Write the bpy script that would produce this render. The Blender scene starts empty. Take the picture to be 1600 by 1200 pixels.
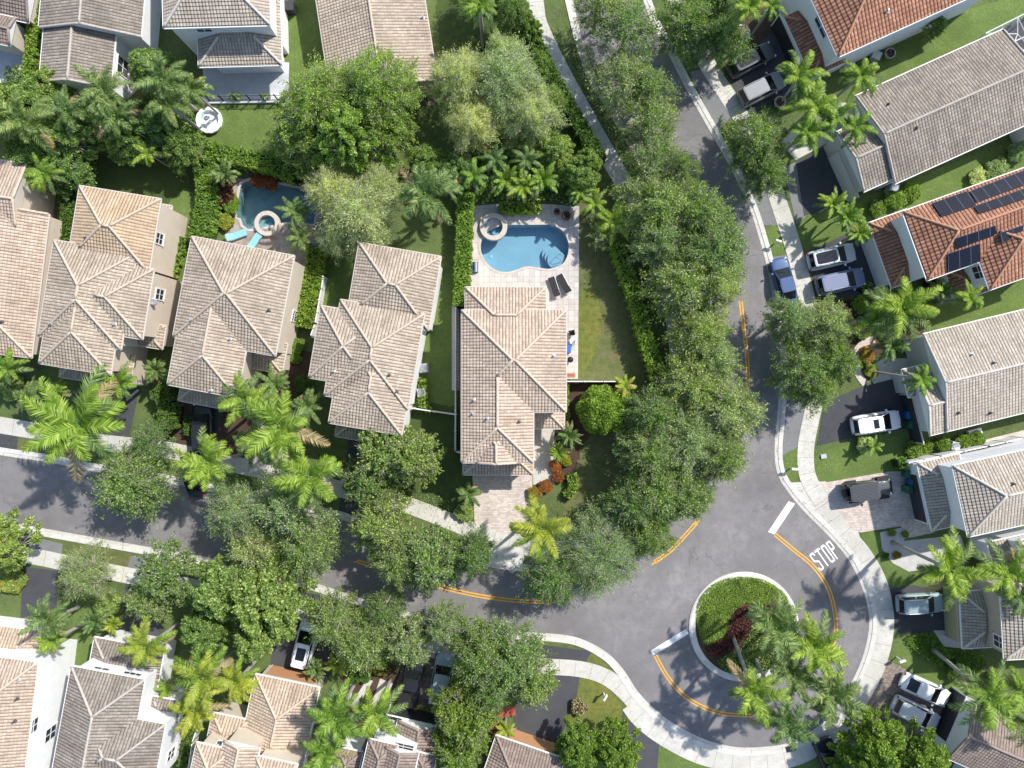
import bpy, bmesh, math, random
import numpy as np
from mathutils import Vector, Matrix
from mathutils.bvhtree import BVHTree
from mathutils.geometry import tessellate_polygon
R = math.radians
random.seed(7); NR = np.random.default_rng(7)
scene = bpy.context.scene
# ---------------------------------------------------------------- camera, sky, sun, exposure
H = 69.0; F = 1110.0                     # camera height (m), focal length in 1600-px units
cd = bpy.data.cameras.new('camera'); cam = bpy.data.objects.new('camera', cd); scene.collection.objects.link(cam)
cam.location = (0, 0, H); cd.sensor_width = 36; cd.lens = 36*F/1600; cd.clip_end = 2000; cd.clip_start = 1
scene.camera = cam
SUN_EL, SUN_AZ = R(47), math.atan2(.64, .77)       # the sun stands to the upper right of the picture
w = bpy.data.worlds.new('World'); scene.world = w; w.use_nodes = True
wn = w.node_tree.nodes; sky = wn.new('ShaderNodeTexSky'); sky.sky_type = 'NISHITA'; sky.sun_disc = False
sky.sun_elevation = SUN_EL; sky.sun_rotation = math.pi/2 - SUN_AZ; sky.air_density = 1.0; sky.dust_density = 1.0
w.node_tree.links.new(sky.outputs[0], wn['Background'].inputs[0]); wn['Background'].inputs[1].default_value = .15
sl = bpy.data.lights.new('sun', 'SUN'); sl.energy = 4.2; sl.angle = R(1.0); sl.color = (1, .955, .88)
so = bpy.data.objects.new('sun', sl); scene.collection.objects.link(so)
sd = Vector((math.cos(SUN_EL)*math.cos(SUN_AZ), math.cos(SUN_EL)*math.sin(SUN_AZ), math.sin(SUN_EL)))
so.rotation_euler = (-sd).to_track_quat('-Z', 'Y').to_euler(); so.location = (40, 30, 60)
vs = scene.view_settings; vs.view_transform = 'Standard'; vs.look = 'None'; vs.gamma = 1; vs.exposure = 0.47
try: vs.use_curve_mapping = False
except Exception: pass

# ---------------------------------------------------------------- helpers
def P(px, py, z=0.0):
    s = (H - z)/F
    return Vector(((px - 800)*s, (600 - py)*s, z))
def S(px, z=0.0): return px*(H - z)/F
def tag(o, label=None, cat=None, group=None, kind=None):
    if label: o['label'] = label
    if cat: o['category'] = cat
    if group: o['group'] = group
    if kind: o['kind'] = kind
    return o
def link(name, data, parent=None):
    o = bpy.data.objects.new(name, data); scene.collection.objects.link(o)
    if parent is not None: o.parent = parent
    return o
def empty(name, label, cat, loc=(0, 0, 0), rz=0, group=None):
    o = link(name, None); o.location = loc; o.rotation_euler = (0, 0, rz); o.empty_display_size = .3
    return tag(o, label, cat, group)
def mesh(name, vs_, fs, mats, mi=None, smooth=False, uvs=None):
    me = bpy.data.meshes.new(name); me.from_pydata([tuple(v) for v in vs_], [], fs); 
    for m in (mats if isinstance(mats, (list, tuple)) else [mats]): me.materials.append(m)
    if mi is not None: me.polygons.foreach_set('material_index', mi)
    if uvs is not None:
        l = me.uv_layers.new(name='UVMap'); l.data.foreach_set('uv', np.array(uvs, dtype=np.float32).ravel())
    if smooth: me.polygons.foreach_set('use_smooth', [True]*len(me.polygons))
    me.update(); return me
class MB:
    def __init__(s): s.v = []; s.f = []; s.m = []
    def add(s, vs_, fs, m=0):
        b = len(s.v); s.v += [Vector(v) for v in vs_]; s.f += [tuple(i+b for i in f) for f in fs]; s.m += [m]*len(fs); return s
    def box(s, c, d, rz=0, m=0, tap=1.0):
        c = Vector(c); ca, sa = math.cos(rz), math.sin(rz); o = []
        for z in (-1, 1):
            t = tap if z > 0 else 1
            for x, y in ((-1, -1), (1, -1), (1, 1), (-1, 1)):
                a, b = x*d[0]/2*t, y*d[1]/2*t; o.append(c + Vector((a*ca - b*sa, a*sa + b*ca, z*d[2]/2)))
        return s.add(o, [(3, 2, 1, 0), (4, 5, 6, 7), (0, 1, 5, 4), (1, 2, 6, 5), (2, 3, 7, 6), (3, 0, 4, 7)], m)
    def tube(s, pts, rad, n=6, m=0, cap=True):
        pts = [Vector(p) for p in pts]; rad = rad if isinstance(rad, (list, tuple)) else [rad]*len(pts); b = []
        for i, p in enumerate(pts):
            t = (pts[min(i+1, len(pts)-1)] - pts[max(i-1, 0)]).normalized()
            a = t.cross(Vector((0, 0, 1)));  a = a.normalized() if a.length > 1e-3 else Vector((1, 0, 0)); c = t.cross(a)
            b += [p + (a*math.cos(k*2*math.pi/n) + c*math.sin(k*2*math.pi/n))*rad[i] for k in range(n)]
        f = [(i*n+k, i*n+(k+1) % n, (i+1)*n+(k+1) % n, (i+1)*n+k) for i in range(len(pts)-1) for k in range(n)]
        if cap: f += [tuple(range(n-1, -1, -1)), tuple(range(len(b)-n, len(b)))]
        return s.add(b, f, m)
    def lathe(s, c, prof, n=16, m=0, sx=1, sy=1, wob=None, cap=True):
        c = Vector(c); b = []
        for r, z in prof:
            for k in range(n):
                a = 2*math.pi*k/n; q = r*(wob(a) if wob else 1); b.append(c + Vector((q*math.cos(a)*sx, q*math.sin(a)*sy, z)))
        f = [(i*n+k, i*n+(k+1) % n, (i+1)*n+(k+1) % n, (i+1)*n+k) for i in range(len(prof)-1) for k in range(n)]
        if cap and prof[-1][0] > 0: f.append(tuple((len(prof)-1)*n+k for k in range(n)))
        return s.add(b, f, m)
    def prism(s, poly, z0, z1, m=0, mt=None, bottom=False):
        n = len(poly); area = sum(poly[i][0]*poly[(i+1) % n][1]-poly[(i+1) % n][0]*poly[i][1] for i in range(n))
        if area < 0: poly = poly[::-1]
        b = [Vector((p[0], p[1], z0)) for p in poly] + [Vector((p[0], p[1], z1)) for p in poly]
        tri = [t for t in tessellate_polygon([[Vector((p[0], p[1], 0)) for p in poly]])]
        top = []
        for t in tri:
            a = (b[t[1]]-b[t[0]]).cross(b[t[2]]-b[t[0]]).z
            top.append(tuple(i+n for i in (t if a > 0 else t[::-1])))
        s.add(b, [(i, (i+1) % n, (i+1) % n+n, i+n) for i in range(n)], m)
        k = len(s.v)-2*n
        s.f += [tuple(i+k for i in t) for t in top]; s.m += [m if mt is None else mt]*len(top)
        return s
    def build(s, name, mats, parent=None, smooth=False):
        return link(name, mesh(name, s.v, s.f, mats, s.m, smooth), parent)
def crom(pts, n=6, closed=False):
    pts = [Vector((p[0], p[1])) for p in pts]; o = []; N = len(pts)
    for i in range(N if closed else N-1):
        if closed: p0, p1, p2, p3 = pts[i-1], pts[i], pts[(i+1) % N], pts[(i+2) % N]
        else: p0, p1, p2, p3 = pts[max(i-1, 0)], pts[i], pts[i+1], pts[min(i+2, N-1)]
        for k in range(n):
            t = k/n; o.append(.5*((2*p1)+(-p0+p2)*t+(2*p0-5*p1+4*p2-p3)*t*t+(-p0+3*p1-3*p2+p3)*t**3))
    if not closed: o.append(pts[-1])
    return [(p.x, p.y) for p in o]
def offs(pts, d):
    o = []
    for i, p in enumerate(pts):
        a = Vector(pts[max(i-1, 0)]); b = Vector(pts[min(i+1, len(pts)-1)]); t = (b-a).normalized(); o.append((p[0]-t.y*d, p[1]+t.x*d))
    return o
def G(pts): return [tuple(P(x, y)[:2]) for x, y in pts]

# ---------------------------------------------------------------- materials
MAT = {}
def newmat(name):
    m = bpy.data.materials.new(name); m.use_nodes = True; MAT[name] = m
    nt = m.node_tree; return m, nt, nt.nodes['Principled BSDF']
def nd(nt, t, **k):
    n = nt.nodes.new(t)
    for a, b in k.items():
        if a in n.inputs: n.inputs[a].default_value = b
        else: setattr(n, a, b)
    return n
def coord(nt, what='Object'):
    return nt.nodes.new('ShaderNodeTexCoord').outputs[what]
def noise(nt, vec, scale, detail=5, rough=.6):
    n = nd(nt, 'ShaderNodeTexNoise'); n.inputs['Scale'].default_value = scale; n.inputs['Detail'].default_value = detail; n.inputs['Roughness'].default_value = rough
    nt.links.new(vec, n.inputs['Vector']); return n.outputs['Fac']
def ramp(nt, fac, stops):
    r = nt.nodes.new('ShaderNodeValToRGB'); e = r.color_ramp.elements
    while len(e) > 2: e.remove(e[-1])
    for i, (p, c) in enumerate(stops):
        q = e[i] if i < 2 else e.new(p)
        q.position = p; q.color = (*c, 1) if len(c) == 3 else c
    nt.links.new(fac, r.inputs[0]); return r.outputs[0]
def mix(nt, fac, a, b, bt='MIX'):
    m = nt.nodes.new('ShaderNodeMix'); m.data_type = 'RGBA'; m.blend_type = bt
    for v, i in ((fac, m.inputs[0]), (a, m.inputs[6]), (b, m.inputs[7])):
        if isinstance(v, bpy.types.NodeSocket): nt.links.new(v, i)
        else: i.default_value = v if not isinstance(v, tuple) else (*v, 1)
    return m.outputs[2]
def bump(nt, h, strength, dist, bs):
    b = nt.nodes.new('ShaderNodeBump'); b.inputs['Strength'].default_value = strength; b.inputs['Distance'].default_value = dist
    nt.links.new(h, b.inputs['Height']); nt.links.new(b.outputs[0], bs.inputs['Normal'])
def simple(name, col, rough=.6, metal=0, coat=0, var=0, vscale=3, bmp=0, spec=.5):
    m, nt, bs = newmat(name); bs.inputs['Roughness'].default_value = rough; bs.inputs['Metallic'].default_value = metal
    bs.inputs['Base Color'].default_value = (*col, 1); bs.inputs['Coat Weight'].default_value = coat; bs.inputs['Specular IOR Level'].default_value = spec
    if var or bmp:
        f = noise(nt, coord(nt), vscale, 6, .65)
        if var:
            nt.links.new(ramp(nt, f, [(.3, tuple(c*(1-var) for c in col)), (.7, tuple(min(1, c*(1+var)) for c in col))]), bs.inputs['Base Color'])
        if bmp: bump(nt, f, .5, bmp, bs)
    return m
def ground(name, c1, c2, c3, s1=.25, s2=6, bmp=.05, rough=.95, fine=40, spec=.2):
    """three-tone ground: large patches, clumps and fine grain"""
    m, nt, bs = newmat(name); v = coord(nt)
    a = ramp(nt, noise(nt, v, s1, 6, .6), [(.35, c1), (.65, c2)])
    b = mix(nt, ramp(nt, noise(nt, v, s2, 6, .7), [(.42, (0, 0, 0)), (.68, (1, 1, 1))]), a, c3)
    g = ramp(nt, noise(nt, v, fine, 3, .7), [(.25, (.62, .62, .62)), (.75, (1.3, 1.3, 1.3))])
    nt.links.new(mix(nt, 1.0, b, g, 'MULTIPLY'), bs.inputs['Base Color'])
    bs.inputs['Roughness'].default_value = rough; bs.inputs['Specular IOR Level'].default_value = spec
    if bmp: bump(nt, noise(nt, v, s2*1.5, 6, .75), .8, bmp, bs)
    return m
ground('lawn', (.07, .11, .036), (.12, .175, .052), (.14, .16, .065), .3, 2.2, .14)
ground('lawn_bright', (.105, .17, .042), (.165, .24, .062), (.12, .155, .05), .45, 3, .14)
ground('lawn_deep', (.05, .085, .025), (.08, .125, .03), (.055, .075, .03), .3, 2, .08)  # deeper grass, also used where shade is put into the colour
ground('lawn_worn', (.135, .14, .055), (.085, .125, .035), (.17, .16, .08), .45, 1.6, .08)
ground('lawn_yellow', (.20, .19, .045), (.13, .16, .035), (.10, .125, .035), .5, 2, .05)
ground('soil', (.075, .048, .032), (.12, .08, .055), (.05, .036, .026), .8, 8, .05)
ground('asphalt', (.160, .153, .155), (.262, .251, .254), (.19, .180, .182), .13, .9, .004, .85, 90)
ground('asphalt_dark', (.058, .060, .068), (.085, .086, .094), (.070, .072, .080), .25, 1.5, .004, .8, 90)
ground('asphalt_grey', (.17, .172, .178), (.24, .24, .245), (.20, .20, .205), .25, 1.5, .003, .85, 90)
ground('gravel_white', (.5, .49, .47), (.6, .59, .56), (.4, .39, .37), 2, 20, .02, .9, 60)
ground('stained_concrete', (.30, .265, .23), (.42, .39, .34), (.22, .18, .15), .3, 1.4, .004, .9, 60)
# asphalt wear: faint cracks, seams and pale scuffs
m_ = MAT['asphalt']; nt = m_.node_tree; bs = nt.nodes['Principled BSDF']; src = bs.inputs['Base Color'].links[0].from_socket; v = coord(nt)
vd = nt.nodes.new('ShaderNodeVectorMath'); vd.operation = 'ADD'; nz = nd(nt, 'ShaderNodeTexNoise'); nz.inputs['Scale'].default_value = .8; nz.inputs['Detail'].default_value = 6; nt.links.new(v, nz.inputs['Vector'])
sm = nt.nodes.new('ShaderNodeVectorMath'); sm.operation = 'SCALE'; sm.inputs['Scale'].default_value = 2.2; nt.links.new(nz.outputs['Color'], sm.inputs[0]); nt.links.new(v, vd.inputs[0]); nt.links.new(sm.outputs[0], vd.inputs[1])
vo = nt.nodes.new('ShaderNodeTexVoronoi'); vo.feature = 'DISTANCE_TO_EDGE'; vo.inputs['Scale'].default_value = .16; nt.links.new(vd.outputs[0], vo.inputs['Vector'])
cr = ramp(nt, vo.outputs['Distance'], [(0, (.72, .72, .72)), (.012, (1, 1, 1))]); c1 = mix(nt, ramp(nt, noise(nt, v, .2, 3, .5), [(.45, (0, 0, 0)), (.6, (1, 1, 1))]), src, cr, 'MULTIPLY')
sc = ramp(nt, noise(nt, vd.outputs[0], .55, 8, .75), [(.50, (1, 1, 1)), (.66, (1.22, 1.2, 1.2)), (.8, (1.0, 1.0, 1.0))]); nt.links.new(mix(nt, 1.0, c1, sc, 'MULTIPLY'), bs.inputs['Base Color'])
def slabs(name, c, cj, sw, sh, jw=.02, var=.12, offset=0, colb=None, stain=.25):
    m, nt, bs = newmat(name); v = coord(nt, 'UV' if name in () else 'Object')
    b = nd(nt, 'ShaderNodeTexBrick'); nt.links.new(v, b.inputs['Vector']); b.offset = offset
    b.inputs['Scale'].default_value = 1; b.inputs['Brick Width'].default_value = sw; b.inputs['Row Height'].default_value = sh; b.inputs['Mortar Size'].default_value = jw
    b.inputs['Color1'].default_value = (*[x*(1-var) for x in c], 1); b.inputs['Color2'].default_value = (*[min(1, x*(1+var)) for x in (colb or c)], 1); b.inputs['Mortar'].default_value = (*cj, 1)
    st = ramp(nt, noise(nt, v, .5, 7, .7), [(.3, (1-stain,)*3), (.65, (1.06,)*3)]); g = ramp(nt, noise(nt, v, 14, 4, .7), [(.3, (.88,)*3), (.7, (1.1,)*3)])
    nt.links.new(mix(nt, 1.0, mix(nt, 1.0, b.outputs[0], st, 'MULTIPLY'), g, 'MULTIPLY'), bs.inputs['Base Color']); bs.inputs['Roughness'].default_value = .85
    return m
slabs('paver_pink', (.56, .475, .42), (.36, .29, .25), .32, .16, .012, .13, .5, (.60, .53, .48), .22)
slabs('paver_light', (.56, .53, .51), (.40, .36, .34), .55, .55, .02, .12, 0, (.58, .52, .47), .25)
slabs('paver_brown', (.27, .215, .185), (.15, .12, .10), .24, .16, .012, .2, .5, (.33, .27, .22), .3)
slabs('paver_dark', (.17, .14, .12), (.10, .08, .07), .3, .3, .012, .2, .5, None, .3)
slabs('terrace', (.52, .53, .57), (.40, .41, .44), .9, .9, .01, .05, 0, None, .2)
simple('kerb', (.58, .56, .52), .9, var=.16, vscale=.8, bmp=.004)
ground('walk', (.50, .485, .44), (.66, .64, .59), (.46, .44, .39), .2, 1.6, .003, .9, 50)
simple('joint', (.27, .25, .22), .9)
simple('paint_white', (.80, .80, .80), .7, var=.08, vscale=9)
simple('paint_yellow', (.72, .36, .035), .7, var=.15, vscale=7)
for n_, c_ in dict(wall_cream=(.60, .53, .44), wall_white=(.78, .79, .80), wall_tan=(.42, .36, .28), wall_grey=(.52, .53, .52), wall_beige=(.60, .52, .43)).items():
    simple(n_, c_, .9, var=.06, vscale=1.3, bmp=.003)
simple('fascia', (.55, .50, .44), .7); simple('fascia_white', (.78, .78, .76), .7); simple('fascia_dark', (.13, .09, .08), .6)
simple('gutter_dark', (.08, .065, .06), .5); simple('frame_white', (.8, .8, .8), .4); simple('frame_dark', (.05, .05, .055), .4)
simple('black', (.012, .012, .014), .6); simple('metal_grey', (.45, .46, .48), .45, .3); simple('chrome', (.6, .62, .64), .2, 1)
simple('door_dark', (.035, .035, .042), .5); simple('door_orange', (.50, .27, .14), .6, var=.05); simple('door_tan', (.42, .38, .22), .6); simple('door_brown', (.12, .06, .045), .6)
simple('door_white', (.7, .7, .7), .5); simple('fence_white', (.80, .80, .80), .5); simple('brick_red', (.33, .08, .055), .85, var=.2, vscale=9)
simple('tyre', (.02, .02, .02), .85); simple('lens_red', (.35, .01, .01), .2); simple('lens_clear', (.75, .78, .8), .1, .2)
simple('bin_blue', (.015, .12, .28), .5); simple('bin_green', (.02, .12, .07), .5); simple('cushion_blue', (.22, .50, .75), .8); simple('mesh_black', (.018, .018, .02), .8)
simple('plaster_blue', (.38, .44, .52), .6, var=.08, vscale=.7); simple('plaster_teal', (.42, .46, .46), .6, var=.15, vscale=.9); simple('plaster_light', (.50, .70, .80), .6)
simple('stone', (.50, .47, .43), .9, var=.2, vscale=6, bmp=.01); simple('coping', (.52, .46, .41), .85, var=.15, vscale=4)
simple('terracotta', (.36, .13, .07), .8, var=.2, vscale=5); simple('foam_white', (.8, .8, .82), .9); simple('blue_toy', (.02, .12, .5), .5)
simple('branch', (.27, .245, .22), .9, var=.25, vscale=6, bmp=.01); simple('palm_bark', (.33, .31, .29), .9, var=.2, vscale=4, bmp=.01)
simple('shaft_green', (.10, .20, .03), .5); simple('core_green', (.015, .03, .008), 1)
m, nt, bs = newmat('glass'); bs.inputs['Base Color'].default_value = (.03, .04, .05, 1); bs.inputs['Roughness'].default_value = .06; bs.inputs['Specular IOR Level'].default_value = .8
m, nt, bs = newmat('car_glass'); bs.inputs['Base Color'].default_value = (.010, .012, .015, 1); bs.inputs['Roughness'].default_value = .04; bs.inputs['Specular IOR Level'].default_value = .7
m, nt, bs = newmat('solar'); v = coord(nt)
b = nd(nt, 'ShaderNodeTexBrick'); nt.links.new(coord(nt, 'UV'), b.inputs['Vector']); b.offset = 0; b.inputs['Scale'].default_value = 1
b.inputs['Brick Width'].default_value = 1.05; b.inputs['Row Height'].default_value = 1.7; b.inputs['Mortar Size'].default_value = .025
b.inputs['Color1'].default_value = (.010, .013, .024, 1); b.inputs['Color2'].default_value = (.014, .017, .030, 1); b.inputs['Mortar'].default_value = (.08, .10, .16, 1)
nt.links.new(b.outputs[0], bs.inputs['Base Color']); bs.inputs['Roughness'].default_value = .45; bs.inputs['Specular IOR Level'].default_value = .15
# water: clear tinted sheet over a plastered basin, with a Fresnel gloss and small ripples
def water(name, tint):
    m, nt, bs = newmat(name); nt.nodes.remove(bs); out = nt.nodes['Material Output']
    t = nd(nt, 'ShaderNodeBsdfTransparent'); t.inputs[0].default_value = (*tint, 1); g = nd(nt, 'ShaderNodeBsdfGlossy'); g.inputs['Roughness'].default_value = .05
    f = nd(nt, 'ShaderNodeFresnel'); f.inputs[0].default_value = 1.33; mx = nt.nodes.new('ShaderNodeMixShader'); b = nd(nt, 'ShaderNodeBump'); b.inputs['Strength'].default_value = .25; b.inputs['Distance'].default_value = .05
    nt.links.new(noise(nt, coord(nt), 3.5, 3, .5), b.inputs['Height']); nt.links.new(b.outputs[0], g.inputs['Normal']); nt.links.new(b.outputs[0], f.inputs['Normal'])
    nt.links.new(f.outputs[0], mx.inputs[0]); nt.links.new(t.outputs[0], mx.inputs[1]); nt.links.new(g.outputs[0], mx.inputs[2]); nt.links.new(mx.outputs[0], out.inputs[0])
water('pool_water', (.64, .87, .93)); water('pool_water_deep', (.60, .80, .84))
def roofmat(name, c, c2, grime, gcol, colw=.285, row=.31, bstr=1.0, spanish=False, gap=(.34, .29, .26)):
    """tile courses: barrel ridges along U, stepped rows along V"""
    m, nt, bs = newmat(name); uv = coord(nt, 'UV'); sp = nd(nt, 'ShaderNodeSeparateXYZ'); nt.links.new(uv, sp.inputs[0])
    def M(op, a, b=None):
        n = nt.nodes.new('ShaderNodeMath'); n.operation = op
        for v_, i in ((a, 0), (b, 1)):
            if v_ is None: continue
            if isinstance(v_, bpy.types.NodeSocket): nt.links.new(v_, n.inputs[i])
            else: n.inputs[i].default_value = v_
        return n.outputs[0]
    u = M('DIVIDE', sp.outputs[0], colw); v_ = M('DIVIDE', sp.outputs[1], row)
    fu = M('FRACT', u); fv = M('FRACT', v_)
    col = M('ABSOLUTE', M('SINE', M('MULTIPLY', u, math.pi)))          # rounded barrels
    col = M('POWER', col, .5)
    row_ = M('MINIMUM', M('DIVIDE', fv, .16), M('DIVIDE', M('SUBTRACT', 1.0, fv), .84))     # a steep riser at each course's lower edge, then a gentle fall
    hgt = M('ADD', M('MULTIPLY', col, 1.3 if spanish else 1.0), M('MULTIPLY', row_, .05))
    bump(nt, hgt, bstr, .06, bs)
    cell = nt.nodes.new('ShaderNodeCombineXYZ'); nt.links.new(M('FLOOR', u), cell.inputs[0]); nt.links.new(M('FLOOR', v_), cell.inputs[1])
    wn_ = nt.nodes.new('ShaderNodeTexWhiteNoise'); nt.links.new(cell.outputs[0], wn_.inputs[0])
    base = mix(nt, wn_.outputs[0], c, c2)
    obj = coord(nt, 'Object')
    gr = ramp(nt, noise(nt, obj, .35, 8, .72), [(.45, (0, 0, 0)), (.72, (grime,)*3)])
    base = mix(nt, gr, base, gcol)
    sc_ = nt.nodes.new('ShaderNodeCombineXYZ'); nt.links.new(M('MULTIPLY', sp.outputs[0], 5.0), sc_.inputs[0]); nt.links.new(M('MULTIPLY', sp.outputs[1], 1.1), sc_.inputs[1])
    st_ = ramp(nt, noise(nt, sc_.outputs[0], 1.0, 5, .7), [(.34, (.76, .71, .65)), (.5, (1, 1, 1)), (.7, (1.12, 1.10, 1.08))]); base = mix(nt, 1.0, base, st_, 'MULTIPLY')
    # open joints between tiles: darkened towards the gap colour
    edge = M('MAXIMUM', M('LESS_THAN', fu, .17), M('MULTIPLY', M('LESS_THAN', fv, .08), .5))
    base = mix(nt, M('MULTIPLY', edge, .75), base, tuple(a*b for a, b in zip(c, gap)))
    s2_ = nt.nodes.new('ShaderNodeCombineXYZ'); nt.links.new(M('MULTIPLY', sp.outputs[0], .9), s2_.inputs[0]); nt.links.new(M('MULTIPLY', sp.outputs[1], .22), s2_.inputs[1])
    base = mix(nt, 1.0, base, ramp(nt, noise(nt, s2_.outputs[0], 1.0, 6, .65), [(.3, (.78, .76, .74)), (.55, (1, 1, 1)), (.75, (1.08, 1.07, 1.05))]), 'MULTIPLY')
    fine = ramp(nt, noise(nt, obj, 9, 4, .7), [(.3, (.84,)*3), (.7, (1.12,)*3)])
    nt.links.new(mix(nt, 1.0, base, fine, 'MULTIPLY'), bs.inputs['Base Color']); bs.inputs['Roughness'].default_value = .85; bs.inputs['Specular IOR Level'].default_value = .3
    return m
roofmat('roof_pink', (.47, .378, .298), (.59, .482, .385), .45, (.33, .25, .20))
roofmat('roof_buff', (.41, .344, .272), (.53, .448, .36), .55, (.28, .23, .19))
roofmat('roof_sand', (.58, .44, .295), (.50, .385, .27), .3, (.40, .29, .19))
roofmat('roof_grey', (.268, .234, .200), (.362, .322, .28), .85, (.17, .15, .13))
roofmat('roof_white', (.41, .36, .30), (.50, .45, .385), .4, (.36, .33, .29))
roofmat('roof_brown', (.25, .20, .17), (.33, .265, .23), .3, (.16, .12, .10))
roofmat('roof_red', (.32, .155, .098), (.44, .228, .148), .5, (.19, .095, .06), .33, .40, 1.3, True, (.35, .28, .28))
for k_, c_ in dict(roof_pink=(.54, .44, .34), roof_buff=(.48, .40, .32), roof_sand=(.64, .50, .35), roof_grey=(.42, .38, .34), roof_white=(.54, .50, .45), roof_brown=(.29, .23, .20), roof_red=(.44, .23, .14)).items():
    simple(k_+'_ridge', c_, .85, var=.18, vscale=5, bmp=.02)
def leaf(name, c1, c2, c3, trans=.35, rough=.5, spec=.35):
    m, nt, bs = newmat(name); out = nt.nodes['Material Output']; g = nt.nodes.new('ShaderNodeNewGeometry'); oi = nt.nodes.new('ShaderNodeObjectInfo')
    a = ramp(nt, g.outputs['Random Per Island'], [(0, c1), (.55, c2), (1, c3)])
    n = ramp(nt, noise(nt, coord(nt), .8, 4, .6), [(.3, (.78, .82, .8)), (.7, (1.25, 1.2, 1.1))])
    o = ramp(nt, oi.outputs['Random'], [(0, (.82, .90, .95)), (1, (1.16, 1.08, 1.0))])
    c = mix(nt, 1.0, mix(nt, 1.0, a, n, 'MULTIPLY'), o, 'MULTIPLY')
    nt.links.new(c, bs.inputs['Base Color']); bs.inputs['Roughness'].default_value = rough; bs.inputs['Specular IOR Level'].default_value = spec
    t = nt.nodes.new('ShaderNodeBsdfTranslucent'); nt.links.new(mix(nt, 1.0, c, (1.3, 1.5, .7), 'MULTIPLY'), t.inputs[0])
    mx = nt.nodes.new('ShaderNodeMixShader'); mx.inputs[0].default_value = trans
    nt.links.new(bs.outputs[0], mx.inputs[1]); nt.links.new(t.outputs[0], mx.inputs[2]); nt.links.new(mx.outputs[0], out.inputs[0])
    return m
leaf('leaf_mid', (.12, .20, .05), (.26, .365, .10), (.58, .66, .30), .45)
leaf('leaf_deep', (.09, .17, .045), (.19, .31, .08), (.45, .56, .22), .42)
leaf('leaf_olive', (.17, .24, .085), (.34, .43, .17), (.68, .72, .42), .45)
leaf('leaf_wispy', (.34, .39, .19), (.54, .59, .32), (.82, .82, .60), .48)
leaf('leaf_big', (.15, .24, .045), (.30, .42, .09), (.60, .68, .26), .45)
leaf('leaf_fresh', (.11, .19, .025), (.22, .33, .05), (.42, .52, .13), .4)
leaf('leaf_hedge', (.13, .235, .03), (.22, .34, .045), (.38, .50, .10), .42)
leaf('leaf_hedge_dark', (.06, .12, .02), (.09, .17, .03), (.16, .26, .05))
leaf('frond_green', (.06, .115, .03), (.13, .21, .06), (.34, .42, .18), .35, .55, .3)
leaf('frond_bright', (.12, .21, .02), (.22, .34, .04), (.44, .54, .14), .4, .55, .3)
leaf('frond_yellow', (.22, .28, .02), (.34, .39, .045), (.50, .48, .14), .35, .55, .3)
leaf('frond_dry', (.25, .19, .09), (.33, .26, .13), (.40, .33, .2), .2)
leaf('flower_orange', (.36, .08, .025), (.48, .15, .04), (.14, .16, .03), .3)
leaf('leaf_red', (.10, .025, .02), (.17, .05, .03), (.10, .09, .03), .3)
leaf('leaf_purple', (.09, .02, .035), (.14, .03, .05), (.05, .05, .03), .3)
leaf('leaf_yellow', (.35, .30, .02), (.45, .40, .04), (.25, .28, .04), .3)
for k_, c_, r_ in (('white', (.82, .83, .84), .25), ('silver', (.55, .58, .61), .3), ('grey', (.22, .23, .25), .3), ('gunmetal', (.07, .075, .085), .3), ('blue', (.03, .08, .22), .25), ('slate_blue', (.15, .18, .30), .3), ('black', (.012, .014, .018), .2), ('pale_teal', (.28, .36, .38), .3)):
    simple('car_'+k_, c_, .5, 0, .7, spec=.35)

# ---------------------------------------------------------------- ground, road, walks
_z = [0.0]
def sheet(name, px, mat, z, kind='structure', th=None, smooth=0, closed=True, world=False, label=None):
    pts = crom(px, smooth, True) if smooth else px
    if smooth:                                   # ragged turf and soil edges
        q = []
        for i, a in enumerate(pts):
            b = pts[(i+1) % len(pts)]; n = max(1, int(math.hypot(b[0]-a[0], b[1]-a[1])/3)); q += [(a[0]+(b[0]-a[0])*k/n + random.gauss(0, 1.3), a[1]+(b[1]-a[1])*k/n + random.gauss(0, 1.3)) for k in range(n)]
        pts = q
    pts = pts if world else G(pts)
    mb = MB(); mb.prism(pts, z-(th or .03), z)
    o = mb.build(name, MAT[mat]); return tag(o, label, None, None, kind)
def hsheet(name, outer, holes, z, mat, kind='structure', sides=None):
    """flat sheet (world xy) with holes cut for the pools"""
    loops = [outer] + holes; flat = [Vector((x, y, 0)) for l in loops for x, y in l]
    tri = tessellate_polygon([[Vector((x, y, 0)) for x, y in l] for l in loops]); f = []
    for t_ in tri:
        a, b_, c = (flat[i] for i in t_); f.append(tuple(t_) if (b_-a).cross(c-a).z > 0 else tuple(t_[::-1]))
    me = mesh(name, [(v.x, v.y, z) for v in flat], f, MAT[mat]); return tag(link(name, me), kind=kind)
POOL1 = G(crom([(790, 352), (830, 351.5), (862, 352), (880, 362), (888, 380), (887, 398), (878, 413), (858, 420), (838, 417.5), (822, 416.5), (808, 421), (792, 425), (775, 422), (760, 410), (752, 393), (752, 378), (758, 366), (772, 357)], 5, True))
POOL2 = G([(376, 292), (380, 286), (390, 282), (420, 285), (464, 294), (500, 300), (490, 350), (448, 347), (402, 357), (388, 358), (380, 352), (376, 341), (370, 340), (373, 312)])
hsheet('ground', [(-140, -110), (140, -110), (140, 110), (-140, 110)], [POOL1, POOL2], 0, 'lawn')
hsheet('patio', G([(739, 322), (800, 316), (905, 322), (903, 592), (880, 592), (880, 500), (845, 500), (845, 470), (735, 470), (735, 400)]), [POOL1], .03, 'paver_light')
hsheet('patio', G([(366, 278), (480, 290), (510, 300), (500, 360), (492, 420), (440, 410), (350, 385), (354, 350)]), [POOL2], .03, 'stained_concrete')
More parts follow.
